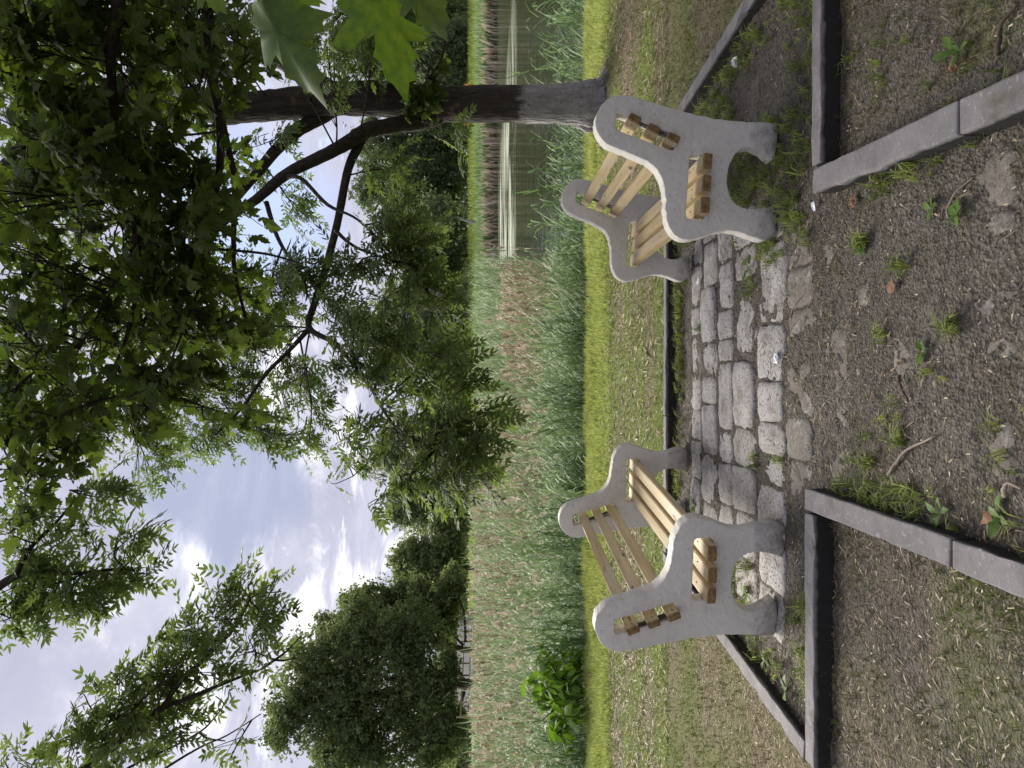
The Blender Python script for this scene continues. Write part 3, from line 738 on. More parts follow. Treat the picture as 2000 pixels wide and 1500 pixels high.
A.limb(px_path([(520, 395), (545, 470), (590, 540), (600, 580)], D0 - 1, D0 - 1.5), np.array([9, 7, 5, 3]) / 2 / F * D0, 'limb', 6)
A.limb(px_path([(560, 345), (590, 350), (640, 400), (700, 430), (770, 500)], D0 - 1, D0 - 1.5), np.array([9, 7, 6, 4, 3]) / 2 / F * D0, 'limb', 6)
A.limb(px_path([(655, 450), (690, 480), (740, 500), (810, 520)], D0 - 1, D0 - 1.5), np.array([7, 5, 4, 3]) / 2 / F * D0, 'limb', 6)
A.limb(px_path([(330, 190), (300, 330), (290, 480), (180, 640), (60, 760)], D0 - .3, D0 - 2), np.array([22, 18, 13, 9, 5]) / 2 / F * D0)
A.limb(px_path([(180, 190), (100, 120), (20, 60), (-80, 20)], D0 - .3, D0 - 1), np.array([22, 18, 13, 9]) / 2 / F * D0)
def C(T, px, py, Y, rp, n, ry=0.5, **k):      # leafy clump centred on a pixel at distance Y, radius in pixels (across, up)
    a, b = rp if isinstance(rp, tuple) else (rp, rp)
    T.clump(at(px, py, Y), (b / F * Y, ry, a / F * Y), n, **k)
# low spray of light leaves over the lake, and its long drooping arm
for px, py, r, n in [(745, 330, (60, 70), 60), (800, 395, (60, 60), 60), (760, 440, (75, 60), 80), (820, 470, (60, 55), 66), (770, 520, (80, 55), 80), (840, 540, (45, 45), 44), (700, 520, (60, 60), 50),
                     (800, 590, (70, 50), 60), (865, 600, (45, 45), 40), (690, 640, (60, 60), 60), (780, 660, (70, 55), 60), (870, 680, (55, 45), 50), (740, 740, (60, 55), 56), (830, 760, (70, 50), 70),
                     (920, 750, (50, 45), 54), (880, 820, (65, 45), 66), (950, 810, (40, 42), 44), (800, 850, (65, 50), 60), (930, 890, (55, 42), 60), (960, 930, (30, 35), 30), (870, 920, (60, 42), 54),
                     (710, 860, (60, 50), 44), (800, 940, (55, 40), 44), (880, 975, (40, 32), 30), (660, 720, (50, 50), 36), (690, 930, (45, 38), 24), (740, 975, (35, 32), 20), (650, 560, (50, 60), 40), (660, 610, (45, 50), 40), (890, 260, (18, 40), 16), (730, 690, (60, 50), 40)]:
    C(A, px, py, D0 - 1.0 - (py - 300) / 600 * 1.3 + rng.uniform(-.3, .3), r, int(n * 1.05), 0.45)
# the crown against the sky
for px, py, r, n in [(585, 420, (40, 60), 30), (600, 520, (45, 50), 40), (530, 560, (60, 60), 50), (560, 640, (60, 50), 50), (480, 640, (60, 60), 60), (620, 800, (60, 50), 44), (560, 760, (60, 50), 50), (520, 840, (60, 45), 44),
                     (600, 880, (45, 35), 30), (480, 760, (60, 60), 60), (440, 860, (60, 45), 44), (400, 760, (60, 60), 60), (380, 880, (60, 40), 40), (300, 840, (60, 50), 50), (300, 930, (45, 35), 24), (250, 760, (80, 60), 60), (200, 860, (70, 60), 56),
                     (340, 650, (80, 70), 60), (420, 560, (70, 60), 50), (200, 640, (90, 80), 66), (90, 560, (80, 80), 66), (60, 720, (80, 80), 66), (110, 830, (80, 60), 56), (380, 430, (70, 60), 40), (300, 500, (70, 70), 50),
                     (160, 450, (80, 80), 60), (60, 400, (80, 80), 60), (250, 340, (80, 80), 50), (120, 300, (80, 80), 50), (400, 330, (60, 50), 30), (500, 330, (40, 40), 16), (540, 270, (35, 35), 14), (600, 100, (50, 50), 44), (660, 60, (60, 50), 60), (720, 40, (60, 50), 60),
                     (560, 60, (50, 40), 40), (640, 110, (40, 30), 26), (740, 110, (50, 40), 44), (790, 50, (40, 40), 40), (480, 40, (50, 40), 30), (380, 30, (60, 50), 30), (280, 100, (80, 70), 44), (120, 100, (90, 90), 50), (430, 140, (45, 45), 20), (250, 30, (80, 60), 30),
                     (40, 200, (80, 80), 44), (20, 30, (80, 80), 40)]:
    C(A, px, py, D0 - .4 + rng.uniform(-1.2, .8), r, int(n * 2.0), 0.55)
A.finish(300)

# --- the maple close overhead, its trunk just outside the frame
MB = (2.75, 2.6, 0.0)
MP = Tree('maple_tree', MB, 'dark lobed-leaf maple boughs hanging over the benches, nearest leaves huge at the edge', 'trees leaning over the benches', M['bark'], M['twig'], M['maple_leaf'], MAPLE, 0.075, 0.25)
MP.limb([(2.75, 2.6, -.1), (2.74, 2.6, .5), (2.7, 2.62, 1.4), (2.72, 2.7, 2.4), (2.7, 2.8, 3.4), (2.5, 2.9, 4.6), (2.4, 2.8, 6.0), (2.3, 2.7, 7.4)], [.23, .19, .17, .16, .14, .11, .08, .03], 'trunk', 14, .04)
s0 = at(392, -120, 3.6)
M1 = [np.array([2.7, 2.78, 3.0])] + px_path([(392, -120), (403, 0), (408, 100), (415, 160), (428, 230), (430, 310), (420, 380), (396, 440), (394, 485)], 3.6, 3.7)
MP.limb(M1, np.array([70, 44, 21, 20, 19, 17, 15, 13, 12, 10]) / 2 / F * 3.6)
M2 = px_path([(409, 110), (432, 230), (448, 300), (458, 360), (456, 480), (460, 540), (480, 620), (500, 690)], 3.62, 4.0)
MP.limb(M2, np.array([15, 14, 13, 12, 10, 8, 6, 4]) / 2 / F * 3.7)
MP.limb(px_path([(394, 485), (340, 478), (270, 480), (240, 530), (200, 600), (150, 690)], 3.7, 3.6), np.array([9, 7, 6, 5, 4, 3]) / 2 / F * 3.6, 'limb', 6)
MP.limb(px_path([(396, 485), (440, 488), (520, 496), (590, 515)], 3.7, 3.9), np.array([8, 6, 5, 3]) / 2 / F * 3.6, 'limb', 6)
MP.limb(px_path([(398, 485), (395, 540), (360, 640), (310, 760)], 3.7, 3.5), np.array([9, 7, 5, 3]) / 2 / F * 3.6, 'limb', 6)
M3 = [np.array([2.6, 2.86, 4.0])] + px_path([(190, -100), (215, 120), (225, 250), (240, 340), (262, 440), (270, 540), (240, 680), (170, 820), (120, 930)], 3.4, 3.9)
MP.limb(M3, np.array([50, 30, 18, 16, 14, 12, 10, 8, 6, 4]) / 2 / F * 3.5)
for px, py, r, n in [(60, 60, (90, 90), 60), (180, 60, (80, 80), 50), (290, 70, (70, 80), 46), (380, 60, (50, 60), 22), (470, 40, (40, 40), 12), (80, 200, (90, 80), 56), (200, 200, (80, 80), 56), (310, 190, (70, 80), 46), (390, 230, (50, 70), 26), (470, 170, (40, 50), 16), (490, 100, (30, 40), 10),
                     (80, 330, (80, 80), 46), (190, 320, (80, 80), 50), (300, 330, (80, 80), 56), (390, 350, (60, 60), 36), (460, 300, (40, 40), 12), (470, 400, (40, 40), 14),
                     (250, 430, (80, 80), 56), (340, 430, (70, 70), 56), (150, 430, (60, 80), 30), (430, 450, (50, 50), 24), (230, 540, (80, 70), 56), (320, 540, (80, 70), 64), (410, 540, (60, 60), 44), (480, 560, (50, 50), 22),
                     (140, 560, (60, 60), 26), (280, 640, (80, 60), 60), (370, 640, (70, 60), 56), (450, 650, (60, 50), 40), (510, 650, (35, 40), 16), (190, 660, (60, 60), 30), (330, 730, (60, 50), 36), (250, 730, (60, 50), 30), (420, 730, (50, 45), 24),
                     (60, 470, (60, 70), 24), (40, 640, (60, 70), 22), (110, 740, (60, 60), 26), (180, 790, (60, 50), 26), (60, 820, (60, 60), 30), (130, 880, (55, 45), 28), (50, 930, (50, 45), 22), (80, 990, (40, 35), 16), (290, 800, (40, 40), 14), (480, 820, (30, 28), 10),
                     (840, 190, (45, 25), 26), (800, 215, (40, 22), 18), (820, 160, (30, 22), 14)]:
    Y = rng.uniform(3.0, 4.2)
    if px > 780: Y = 7.2; C(MP, px, py, Y, r, 0, .2) if False else C(A, px, py, Y, r, 0, .2) if False else None; continue
    C(MP, px, py, Y, r, int(n * 1.9), 0.4, per=5, mainr=.007, thin=.003)
for i in range(52):
    px, py = rng.uniform(-30, 430), rng.uniform(-40, 330)
    if i > 33: px, py = rng.uniform(-40, 110), rng.uniform(250, 880)
    C(MP, px, py, rng.uniform(2.9, 4.3), (75, 75), 34, 0.4, per=5, mainr=.007, thin=.003)
# more of its crown, added out of view to shade the bench by the tree
for i in range(110):
    p = np.array([rng.uniform(.5, 4.2), rng.uniform(-1.2, 2.3), 0]); p[2] = max(2.2, 1.85 + .74 * p[1]) + .35 + 2.0 * rng.random() ** 1.5
    if p[0] < 1.0 + .3 * rng.random() and rng.random() < .6: continue
    MP.clump(p, (.5, .5, .35), 60, per=5, mainr=.012)
# the large leaves that hang into the frame right before the lens
tw0 = at(540, -260, 1.0)
MP.twig([np.array([1.9, 2.2, 2.6]), np.array([1.2, 1.3, 2.2]), tw0], [.02, .006])
def big_leaf(base, tip, Y0, Y1, roll, width=1.0):
    p0, p1 = at(*base, Y0), at(*tip, Y1); ax = (p1 - p0)[None]
    ln = np.linalg.norm(ax) / 1.45
    view = np.array([0, -1., .15])[None]; Rm = frames(ax, view + roll * np.cross(ax / np.linalg.norm(ax), view))[0]
    Rm = Rm * np.array([ln, ln * width, ln])
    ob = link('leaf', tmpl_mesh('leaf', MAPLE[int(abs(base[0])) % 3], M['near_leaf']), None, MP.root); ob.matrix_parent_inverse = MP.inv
    ob.matrix_basis = Matrix([list(Rm[r]) + [p0[r]] for r in range(3)] + [[0, 0, 0, 1]])
    MP.twig([tw0, (tw0 + p0) / 2 + np.array([0, 0, .03]), p0], [.004, .0018])
big_leaf((478, -95), (606, 212), .95, .98, .45, .85)
big_leaf((520, -70), (600, 60), 1.05, 1.0, -.5, .9)
big_leaf((690, -95), (816, 162), .9, .86, -.75, .8)
big_leaf((760, -120), (868, 80), .92, .96, .2, 1.0)
big_leaf((372, -70), (432, 24), 1.0, 1.0, .2, 1.0)
MP.finish(300, (0.75, 1.25))

# --- sprouts on the ash trunk
for px, py, r, n in [(835, 190, (42, 22), 34), (800, 214, (36, 20), 20), (820, 165, (22, 18), 12)]: pass

# --- a second ash, trunk outside the frame, whose boughs cross the open sky
LB = (-3.9, 3.9, 0.05)
LA = Tree('ash_tree', LB, 'ash boughs with feathery leaves hanging across the open cloudy sky, trunk out of the picture', 'trees leaning over the benches', M['bark'], M['twig'], M['ash_leaf'], ASH, 0.172, 0.2)
LA.limb([(-3.9, 3.9, -.1), (-3.9, 3.9, .5), (-3.88, 3.95, 1.6), (-3.9, 4.0, 2.8), (-3.85, 4.05, 4.2), (-3.7, 4.1, 5.8), (-3.6, 4.1, 7.2)], [.24, .19, .17, .15, .12, .08, .03], 'trunk', 14, .04)
YL = 4.5
L1 = [np.array([-3.9, 4.0, 2.7])] + px_path([(60, 1640), (171, 1499), (222, 1454), (270, 1421), (318, 1382), (345, 1340), (405, 1280), (456, 1229), (489, 1169)], YL, YL)
LA.limb(L1, np.array([60, 30, 19, 17, 15, 13, 10, 8, 6, 3]) / 2 / F * YL)
LA.limb(px_path([(318, 1382), (375, 1361), (432, 1337), (480, 1318), (510, 1307)], YL, YL + .1), np.array([10, 9, 7, 5, 3]) / 2 / F * YL, 'limb', 6)
LA.limb(px_path([(222, 1454), (240, 1424), (258, 1388), (300, 1346), (336, 1322)], YL, YL - .2), np.array([8, 7, 6, 5, 3]) / 2 / F * YL, 'limb', 6)
for P in ([(180, 1560), (250, 1500), (324, 1465), (390, 1430), (420, 1400), (437, 1375), (421, 1360)], [(220, 1570), (339, 1490), (400, 1455), (444, 1436), (510, 1394)], [(510, 1307), (549, 1280), (570, 1262), (588, 1242)], [(535, 1288), (555, 1290), (578, 1284)], [(390, 1430), (405, 1442), (440, 1447)]):
    LA.limb(px_path(P, YL, YL + .15), np.array([6, 4, 2.2]) / 2 / F * YL, 'limb', 5, n=3)
L2 = [np.array([-3.85, 4.05, 4.0])] + px_path([(-160, 1330), (-60, 1190), (0, 1144), (30, 1126), (75, 1115), (150, 1120), (220, 1112), (262, 1114)], YL - .3, YL)
LA.limb(L2, np.array([60, 34, 24, 16, 14, 10, 7, 5, 3]) / 2 / F * YL)
LA.limb(px_path([(30, 1126), (60, 1070), (110, 1020), (160, 960)], YL - .3, YL), np.array([10, 8, 6, 3]) / 2 / F * YL, 'limb', 6)
for px, py, r, n in [(235, 1400, (60, 45), 44), (190, 1440, (55, 40), 36), (170, 1370, (40, 35), 20), (300, 1340, (60, 45), 46), (260, 1330, (45, 40), 26), (350, 1300, (50, 40), 34), (320, 1260, (40, 32), 20), (400, 1240, (45, 38), 30), (380, 1200, (30, 28), 12), (440, 1210, (45, 38), 30), (480, 1160, (35, 34), 20), (460, 1110, (28, 30), 13), (520, 1200, (40, 36), 22), (550, 1155, (24, 24), 9),
                     (500, 1270, (45, 34), 24), (430, 1310, (40, 30), 18), (350, 1370, (40, 34), 22), (390, 1400, (28, 28), 9), (270, 1460, (60, 34), 30), (340, 1440, (40, 28), 12), (210, 1490, (60, 30), 26), (80, 1470, (35, 26), 18), (100, 1450, (20, 22), 8), (10, 1490, (25, 22), 9), (450, 1480, (26, 20), 9),
                     (60, 1150, (55, 50), 46), (30, 1210, (45, 34), 24), (130, 1150, (55, 42), 40), (110, 1200, (50, 28), 20), (190, 1150, (45, 40), 30), (180, 1200, (40, 24), 12), (240, 1115, (45, 36), 26), (270, 1080, (32, 32), 14), (290, 1120, (22, 24), 8), (230, 1060, (40, 28), 16), (60, 1080, (50, 40), 32), (130, 1080, (50, 40), 26), (100, 1010, (50, 36), 22), (30, 1030, (50, 45), 26), (170, 1020, (40, 34), 18), (180, 970, (40, 34), 16), (250, 960, (28, 30), 10)]:
    C(LA, px, py, YL + rng.uniform(-.35, .35), r, int(n * 1.2), 0.25, per=5, mainr=.006, thin=.0028)
for i in range(16):
    a = rng.uniform(0, 6.28); q = rng.uniform(.3, 1) ** .5 * 1.6
    p = np.array([-4.6 + q * math.cos(a), 3.4 + q * math.sin(a), rng.uniform(4.5, 7.5)])
    if abs(p[0]) < .62 * p[1] and p[2] - CAM_H < .8 * p[1]: continue
    LA.clump(p, (.7, .7, .5), 36)
LA.finish(300)

# ------------------------------------------------------------------ trees beyond the lake
def leafball(k=5, seed=0):                    # a spray of small crossed leaves
    r = np.random.default_rng(seed); V = []; f = []
    for i in range(k):
        c = r.normal(0, .42, 3); a = r.normal(size=3); a /= np.linalg.norm(a); b = np.cross(a, r.normal(size=3)); b /= np.linalg.norm(b)
        n = len(V); V += [c - a * .5, c + b * .26, c + a * .5, c - b * .26]; f.append((n, n + 1, n + 2, n + 3))
    return np.array(V), f
SPRAY = [leafball(6, 1), leafball(6, 2), leafball(7, 3)]
def far_tree(name, label, px, base_px, py, Y, blobs, n, leaf, leafm, group='trees beyond the water', trunk_w=0.5, bark='far_bark', lean=0.0):
    b = at(base_px, py, Y); zg = float(gz(b[0], b[1])); base = np.array([b[0], b[1], zg])
    root = empty(name, base); tag(root, label, 'tree', group); inv = Matrix.Translation(-Vector(base))
    B = Batch(); top = max(at(q[0], q[1], Y)[2] for q in blobs); h = top - zg
    cx = np.mean([at(q[0], q[1], Y)[0] for q in blobs])
    P = [base - [0, 0, .4], base + [0, 0, h * .12], base + np.array([(cx - base[0]) * .4, 0, h * .45]), np.array([base[0] + (cx - base[0]) * .7, Y, zg + h * .92])]
    tube(B, catmull(P, 5), np.interp(np.linspace(0, 1, 16), [0, .1, 1], [trunk_w * .65, trunk_w * .5, .05]), 9, wob=.06)
    for q in blobs:
        c = at(q[0], q[1], Y); a0 = base + np.array([(c[0] - base[0]) * .1, 0, (c[2] - zg) * .45])
        tube(B, catmull([a0, (a0 + c) / 2 + rng.normal(0, .2, 3), c], 4), np.linspace(trunk_w * .2, .04, 9), 5, cap=False)
    o = link('trunk', B.mesh('trunk'), M[bark], root); o.matrix_parent_inverse = inv
    F_ = Batch(); tot = sum(q[2] * q[3] for q in blobs)
    for q in blobs:
        m = int(n * q[2] * q[3] / tot); c = at(q[0], q[1], Y); rad = np.array([q[3] / F * Y, (q[2] + q[3]) / 2 / F * Y, q[2] / F * Y])
        # sub-clumps give light and dark masses and a broken edge
        sub = c + uvec(26) * rad * rng.random((26, 1)) ** .4 * .9
        sub_r = rng.random(26); k = rng.integers(0, 26, m); pp = sub[k] + rng.normal(0, .21, (m, 3)) * rad.mean() * np.array([1, 1, .75])
        if False: pass
        for s_ in range(3):
            w = rng.integers(0, 3, m) == s_; mm = w.sum()
            Rm = frames(uvec(mm), uvec(mm)) * (leaf * rng.uniform(.7, 1.4, mm))[:, None, None]
            F_.many(SPRAY[s_], Rm, pp[w], np.clip(.55 * rng.random(mm) + .45 * sub_r[k[w]], 0, 1))
    o = link('crown', F_.mesh('crown'), M[leafm], root); o.matrix_parent_inverse = inv; o['kind'] = 'stuff'
    return root
far_tree('oak_tree', 'big round dark-green oak on the left shore, nearest its trunk is a wooden rail fence', 0, 934, 1335, 50,
         [(570, 1385, 60, 60), (620, 1300, 70, 70), (650, 1400, 80, 80), (700, 1230, 70, 70), (730, 1330, 90, 90), (720, 1450, 80, 70), (800, 1260, 70, 80), (820, 1370, 70, 90), (830, 1460, 60, 60), (880, 1420, 40, 60), (540, 1440, 30, 40), (660, 1480, 60, 50), (880, 1300, 24, 40)], 20000, .21, 'tree_leaf', trunk_w=.75)
far_tree('oak_tree', 'dark-green tree with a bare brown trunk standing just past the big oak', 0, 930, 1266, 56,
         [(700, 1190, 45, 40), (760, 1170, 55, 50), (820, 1180, 55, 60), (870, 1200, 35, 50), (650, 1230, 40, 40), (790, 1230, 60, 40), (880, 1140, 30, 40)], 8500, .24, 'tree_leaf', trunk_w=.6)
far_tree('lime_tree', 'mid-green sloping tree low in the gap of open sky', 0, 918, 1110, 72,
         [(830, 1110, 40, 45), (870, 1120, 36, 50), (800, 1090, 36, 40), (860, 1060, 46, 50)], 5600, .30, 'tree_leaf', trunk_w=.5)
far_tree('lime_tree', 'mid-green rounded tree where the open sky meets the drooping ash', 0, 918, 1010, 88,
         [(830, 1000, 55, 60), (880, 1030, 40, 60), (790, 980, 40, 50), (870, 950, 45, 50)], 6000, .36, 'far_leaf', trunk_w=.5)
far_tree('willow_tree', 'pale grey-green willow on the far shore behind the drooping ash leaves', 0, 917, 850, 130,
         [(800, 850, 70, 60), (860, 880, 50, 60), (870, 810, 40, 60), (770, 900, 50, 40)], 6000, .52, 'willow_leaf', trunk_w=.6)
far_tree('willow_tree', 'wide grey-green willow on the far shore, next to the birch stem', 0, 917, 640, 128,
         [(780, 690, 70, 60), (830, 640, 70, 60), (870, 610, 45, 70), (870, 700, 45, 60), (800, 590, 60, 50), (740, 640, 50, 50)], 7400, .52, 'willow_leaf', trunk_w=.6)
far_tree('alder_tree', 'dark green rounded tree on the far dyke above the pale reeds', 0, 916, 500, 135,
         [(830, 500, 60, 60), (870, 460, 42, 60), (870, 540, 42, 50), (790, 470, 40, 50)], 6000, .52, 'far_leaf', trunk_w=.6)
far_tree('alder_tree', 'dark bluish-green tree on the far dyke seen left of the whitewashed trunk', 0, 916, 390, 138,
         [(780, 400, 70, 60), (840, 380, 70, 60), (870, 350, 42, 50), (860, 440, 50, 40), (730, 360, 50, 50)], 7000, .52, 'far_leaf', trunk_w=.6)
far_tree('alder_tree', 'tall dark tree on the far dyke right behind the forking ash trunk', 0, 916, 280, 142,
         [(790, 300, 80, 60), (850, 270, 60, 60), (740, 280, 60, 50), (870, 310, 42, 40)], 6400, .52, 'far_leaf', trunk_w=.6)
far_tree('willow_tree', 'silvery green willow on the far shore between the ash trunk and the huge leaf', 0, 915, 115, 126,
         [(850, 110, 55, 50), (880, 90, 35, 50), (830, 140, 40, 40), (870, 150, 40, 40)], 5600, .5, 'willow_leaf', trunk_w=.5)
far_tree('alder_tree', 'dark tall tree at the edge of the picture beyond the lake', 0, 915, 20, 140,
         [(800, 10, 80, 70), (870, 20, 45, 70), (730, -10, 70, 60), (850, 60, 50, 40), (700, 90, 50, 50), (770, 120, 50, 60)], 7400, .52, 'far_leaf', trunk_w=.6)
# a birch stem on the far dyke
bb = at(937, 436, 108); bb[2] = float(gz(bb[0], bb[1]))
root = empty('birch_tree', bb); tag(root, 'thin leaning birch with a mottled white stem on the far dyke', 'tree', 'trees beyond the water')
B = Batch(); tube(B, catmull([bb - [0, 0, .3], bb + [.4, 0, 1.6], bb + [1.0, 0, 3.6], bb + [1.4, 0, 6]], 4), np.linspace(.28, .10, 13), 8)
link('trunk', B.mesh('trunk'), M['birch'], root, True)
B = Batch(); m = 900; pp = bb + np.array([1.3, 0, 6.5]) + rng.normal(0, 1, (m, 3)) * np.array([1.5, 1.5, 1.9])
B.many(SPRAY[0], frames(uvec(m), uvec(m)) * .42, pp, rng.random(m)); o = link('crown', B.mesh('crown'), M['far_leaf'], root, True); o['kind'] = 'stuff'
# far wood closing the view
B = Batch(); m = 15000; ang = rng.uniform(-.85, .85, m); dist = rng.uniform(170, 215, m)
hx = np.sin(ang) * dist; hy = np.cos(ang) * dist
top = 7 + 9 * fbm(ang * 9, 0 * ang, 1.3, 3)
pp = np.stack([hx, hy, gz(hx, hy) + rng.random(m) ** .7 * top], -1)
B.many(SPRAY[1], frames(uvec(m), uvec(m)) * rng.uniform(.9, 1.8, m)[:, None, None], pp, rng.random(m))
tag(link('far_wood', B.mesh('far_wood'), M['far_leaf']), 'hazy far wood closing the view behind the lake', 'wood', kind='stuff')

# ------------------------------------------------------------------ reeds
def strip(V, f, pts, w, nrm):                 # tapered ribbon
    b = len(V); n = len(pts)
    for i, p in enumerate(pts):
        q = w * (1 - (i / (n - 1)) ** 1.6) + .0006
        V.append(p + nrm * q); V.append(p - nrm * q)
    for i in range(n - 1): f.append((b + 2 * i, b + 2 * i + 1, b + 2 * i + 3, b + 2 * i + 2))
def reed_green(seed, h=1.0, leaves=8):
    r = np.random.default_rng(seed); V = []; f = []
    bend = r.normal(0, .07, 2)
    st = lambda t: np.array([bend[0] * t * t, bend[1] * t * t, t * h])
    for nv in (np.array([1, 0, 0.]), np.array([0, 1, 0.])): strip(V, f, [st(t) for t in (0, .5, 1)], .0045, nv)
    for i in range(leaves):
        t = .22 + .76 * i / (leaves - 1); a = r.uniform(0, 6.28); L = r.uniform(.24, .40) * (1.1 - .4 * abs(t - .6))
        d = np.array([math.cos(a), math.sin(a), 0]); p = st(t); up = r.uniform(.85, 1.5); dr = r.uniform(.3, 1.2)
        pts = [p + d * L * s * .62 + np.array([0, 0, L * (up * s - dr * s * s)]) for s in (0, .3, .65, 1)]
        strip(V, f, pts, .0085, np.cross(d, [0, 0, 1.]))
    return np.array(V), f
def reed_dry(seed, h=1.0):
    r = np.random.default_rng(seed); V = []; f = []
    bend = r.normal(0, .10, 2); st = lambda t: np.array([bend[0] * t * t, bend[1] * t * t, t * h])
    for nv in (np.array([1, 0, 0.]), np.array([0, 1, 0.])): strip(V, f, [st(t) for t in (0, .4, .75, 1)], .0050, nv)
    a0 = r.uniform(0, 6.28)
    for i in range(22):
        t = .84 + .17 * r.random(); a = a0 + r.normal(0, .9); d = np.array([math.cos(a), math.sin(a), 0]); L = .11 * (1.15 - (t - .84) / .22); p = st(t)
        strip(V, f, [p, p + d * L * .4 + [0, 0, L * .55], p + d * L * .7 + [0, 0, L * .5]], .006, np.cross(d, [0, 0, 1.]) + r.normal(0, .5, 3))
    for i in range(2):
        t = r.uniform(.3, .75); a = r.uniform(0, 6.28); d = np.array([math.cos(a), math.sin(a), 0]); p = st(t)
        strip(V, f, [p, p + d * .15 + [0, 0, .08], p + d * .26 + [0, 0, -.05]], .008, np.cross(d, [0, 0, 1.]))
    return np.array(V), f
RG = [reed_green(i) for i in range(7)]; RD = [reed_dry(i + 20) for i in range(6)]
def plant(B, T, P, hs, rnd, wide=1.0, lean=.10):
    N = len(P); a = rng.uniform(0, 6.28, N); c, s = np.cos(a), np.sin(a)
    z = np.zeros(N); R = np.stack([np.stack([c, -s, rng.normal(0, lean, N)], -1), np.stack([s, c, rng.normal(0, lean, N)], -1), np.stack([z, z, z + 1], -1)], 1)
    R = R * np.stack([wide * hs ** .5, wide * hs ** .5, hs], -1)[:, None, :]
    k = rng.integers(0, len(T), N)
    for q in range(len(T)):
        w = k == q; B.many(T[q], R[w], P[w], rnd[w])
def region(n, xr, yr, fn):
    x = rng.uniform(*xr, n); y = rng.uniform(*yr, n); m = fn(x, y); return x[m], y[m]
WL = -0.5
# near fringe along the bank, shorter and darker
x, y = region(5600, (-9, 7.5), (9.35, 12.0), lambda x, y: (rng.random(len(x)) < np.where(x > 2.2, .20, 1.0)) & (fbm(x, y, .7) > .36))
B = Batch(); hs = np.where(x > 2.2, rng.uniform(.75, 1.10, len(x)), rng.uniform(.75, 1.15, len(x)))
plant(B, RG, np.stack([x, y, np.maximum(gz(x, y), WL - .25)], -1), hs, np.clip(rng.random(len(x)) * .75, 0, 1), 1.2)
tag(link('near_reeds', B.mesh('near_reeds'), M['reed']), 'dark green reeds fringing the near bank behind the grass', 'reeds', kind='stuff')
# tall green reeds of the bed
edge = lambda x, y: x < 0.165 * y + 1.2 * (fbm(y, x * 0, .4) - .5)
x, y = region(12000, (-26, 6), (11.6, 33), lambda x, y: edge(x, y) & (x > -.60 * y - 1) & (rng.random(len(x)) < np.where(y < 20, 1, .55)))
g = sst(fbm(x, y, .22), .40, .58) * .7 + .3 * sst(x / y, -.12, .12)
keep = rng.random(len(x)) < .55 + .45 * g
B = Batch(); xx, yy = x[keep], y[keep]
plant(B, RG, np.stack([xx, yy, np.full(len(xx), WL - .1)], -1), rng.uniform(1.75, 2.25, len(xx)) * (.50 + .50 * sst(yy, 11, 21)), np.clip(.25 + rng.random(len(xx)) * .75, 0, 1), 1.0)
tag(link('green_reeds', B.mesh('green_reeds'), M['reed']), 'tall bluish green reeds standing in the lake', 'reeds', kind='stuff')
# last year's plumed reeds among them
dryp = np.where(x / y < -.02, .55, .13) * (1 - .6 * g)
keep = rng.random(len(x)) < dryp; B = Batch(); xx, yy = x[keep] + .1, y[keep] - .1
plant(B, RD, np.stack([xx, yy, np.full(len(xx), WL - .1)], -1), rng.uniform(1.75, 2.45, len(xx)) * np.where(xx / yy > -.02, .85, 1) * (.48 + .52 * sst(yy, 11, 21)), rng.random(len(xx)), 1.0, .07)
tag(link('plumed_reeds', B.mesh('plumed_reeds'), M['reed_dry']), 'pale dry reeds with feathery pinkish plumes', 'reeds', kind='stuff')
# a thin row of dry plumes at the open end of the bed
x, y = region(200, (.2, 2.8), (12.5, 16), lambda x, y: x < .17 * y - .1)
B = Batch(); plant(B, RD, np.stack([x, y, np.full(len(x), WL - .1)], -1), rng.uniform(1.0, 1.7, len(x)), rng.random(len(x)), .9, .1)
tag(link('plumed_reeds', B.mesh('plumed_reeds'), M['reed_dry']), 'short dry plumed reeds thinning out towards the open water', 'reeds', kind='stuff')
# far shore
def far_fringe(name, label, mat, n, ya, yb, h0, h1, rlo, rhi):
    x = rng.uniform(-30, 75, n); y = rng.uniform(ya, yb, n) + 3 * (fbm(x, 0 * x, .05) - .5); V = []
    B = Batch(); t = (np.array([(-.03, 0, 0), (.03, 0, 0), (.08, .05, .6), (.02, 0, 1.0), (-.05, -.05, .55)]), [(0, 1, 2, 3, 4)])
    a = rng.uniform(-.9, .9, n); c, s = np.cos(a), np.sin(a); z = 0 * a
    R = np.stack([np.stack([c, -s, rng.normal(0, .22, n)], -1), np.stack([s, c, rng.normal(0, .2, n)], -1), np.stack([z, z, z + 1], -1)], 1) * rng.uniform(h0, h1, n)[:, None, None]
    B.many(t, R, np.stack([x, y, np.maximum(WL - .1, gz(x, y))], -1), rng.uniform(rlo, rhi, n)); tag(link(name, B.mesh(name), M[mat]), label, 'reeds', kind='stuff')
far_fringe('far_reeds', 'pale dry reeds along the far waterline', 'reed_dry', 3800, 92.5, 95, 1.0, 2.3, .45, 1)
far_fringe('far_reeds', 'green reeds on the far shore', 'reed', 9000, 93, 98.5, 1.3, 2.7, .3, .95)
# mown dyke top
B = Batch(); m = 9000; x = rng.uniform(-40, 90, m); y = rng.uniform(106, 122, m)
V = []; t = (np.array([(-.10, 0, 0), (.10, 0, 0), (.0, .0, 1.0)]), [(0, 1, 2)])
B.many(t, np.tile(np.eye(3), (m, 1, 1)) * rng.uniform(.35, .9, m)[:, None, None], np.stack([x, y, gz(x, y)], -1), rng.uniform(.55, 1, m))
tag(link('dyke_grass', B.mesh('dyke_grass'), M['grass']), 'bright mown grass on the far dyke', 'grass', kind='stuff')

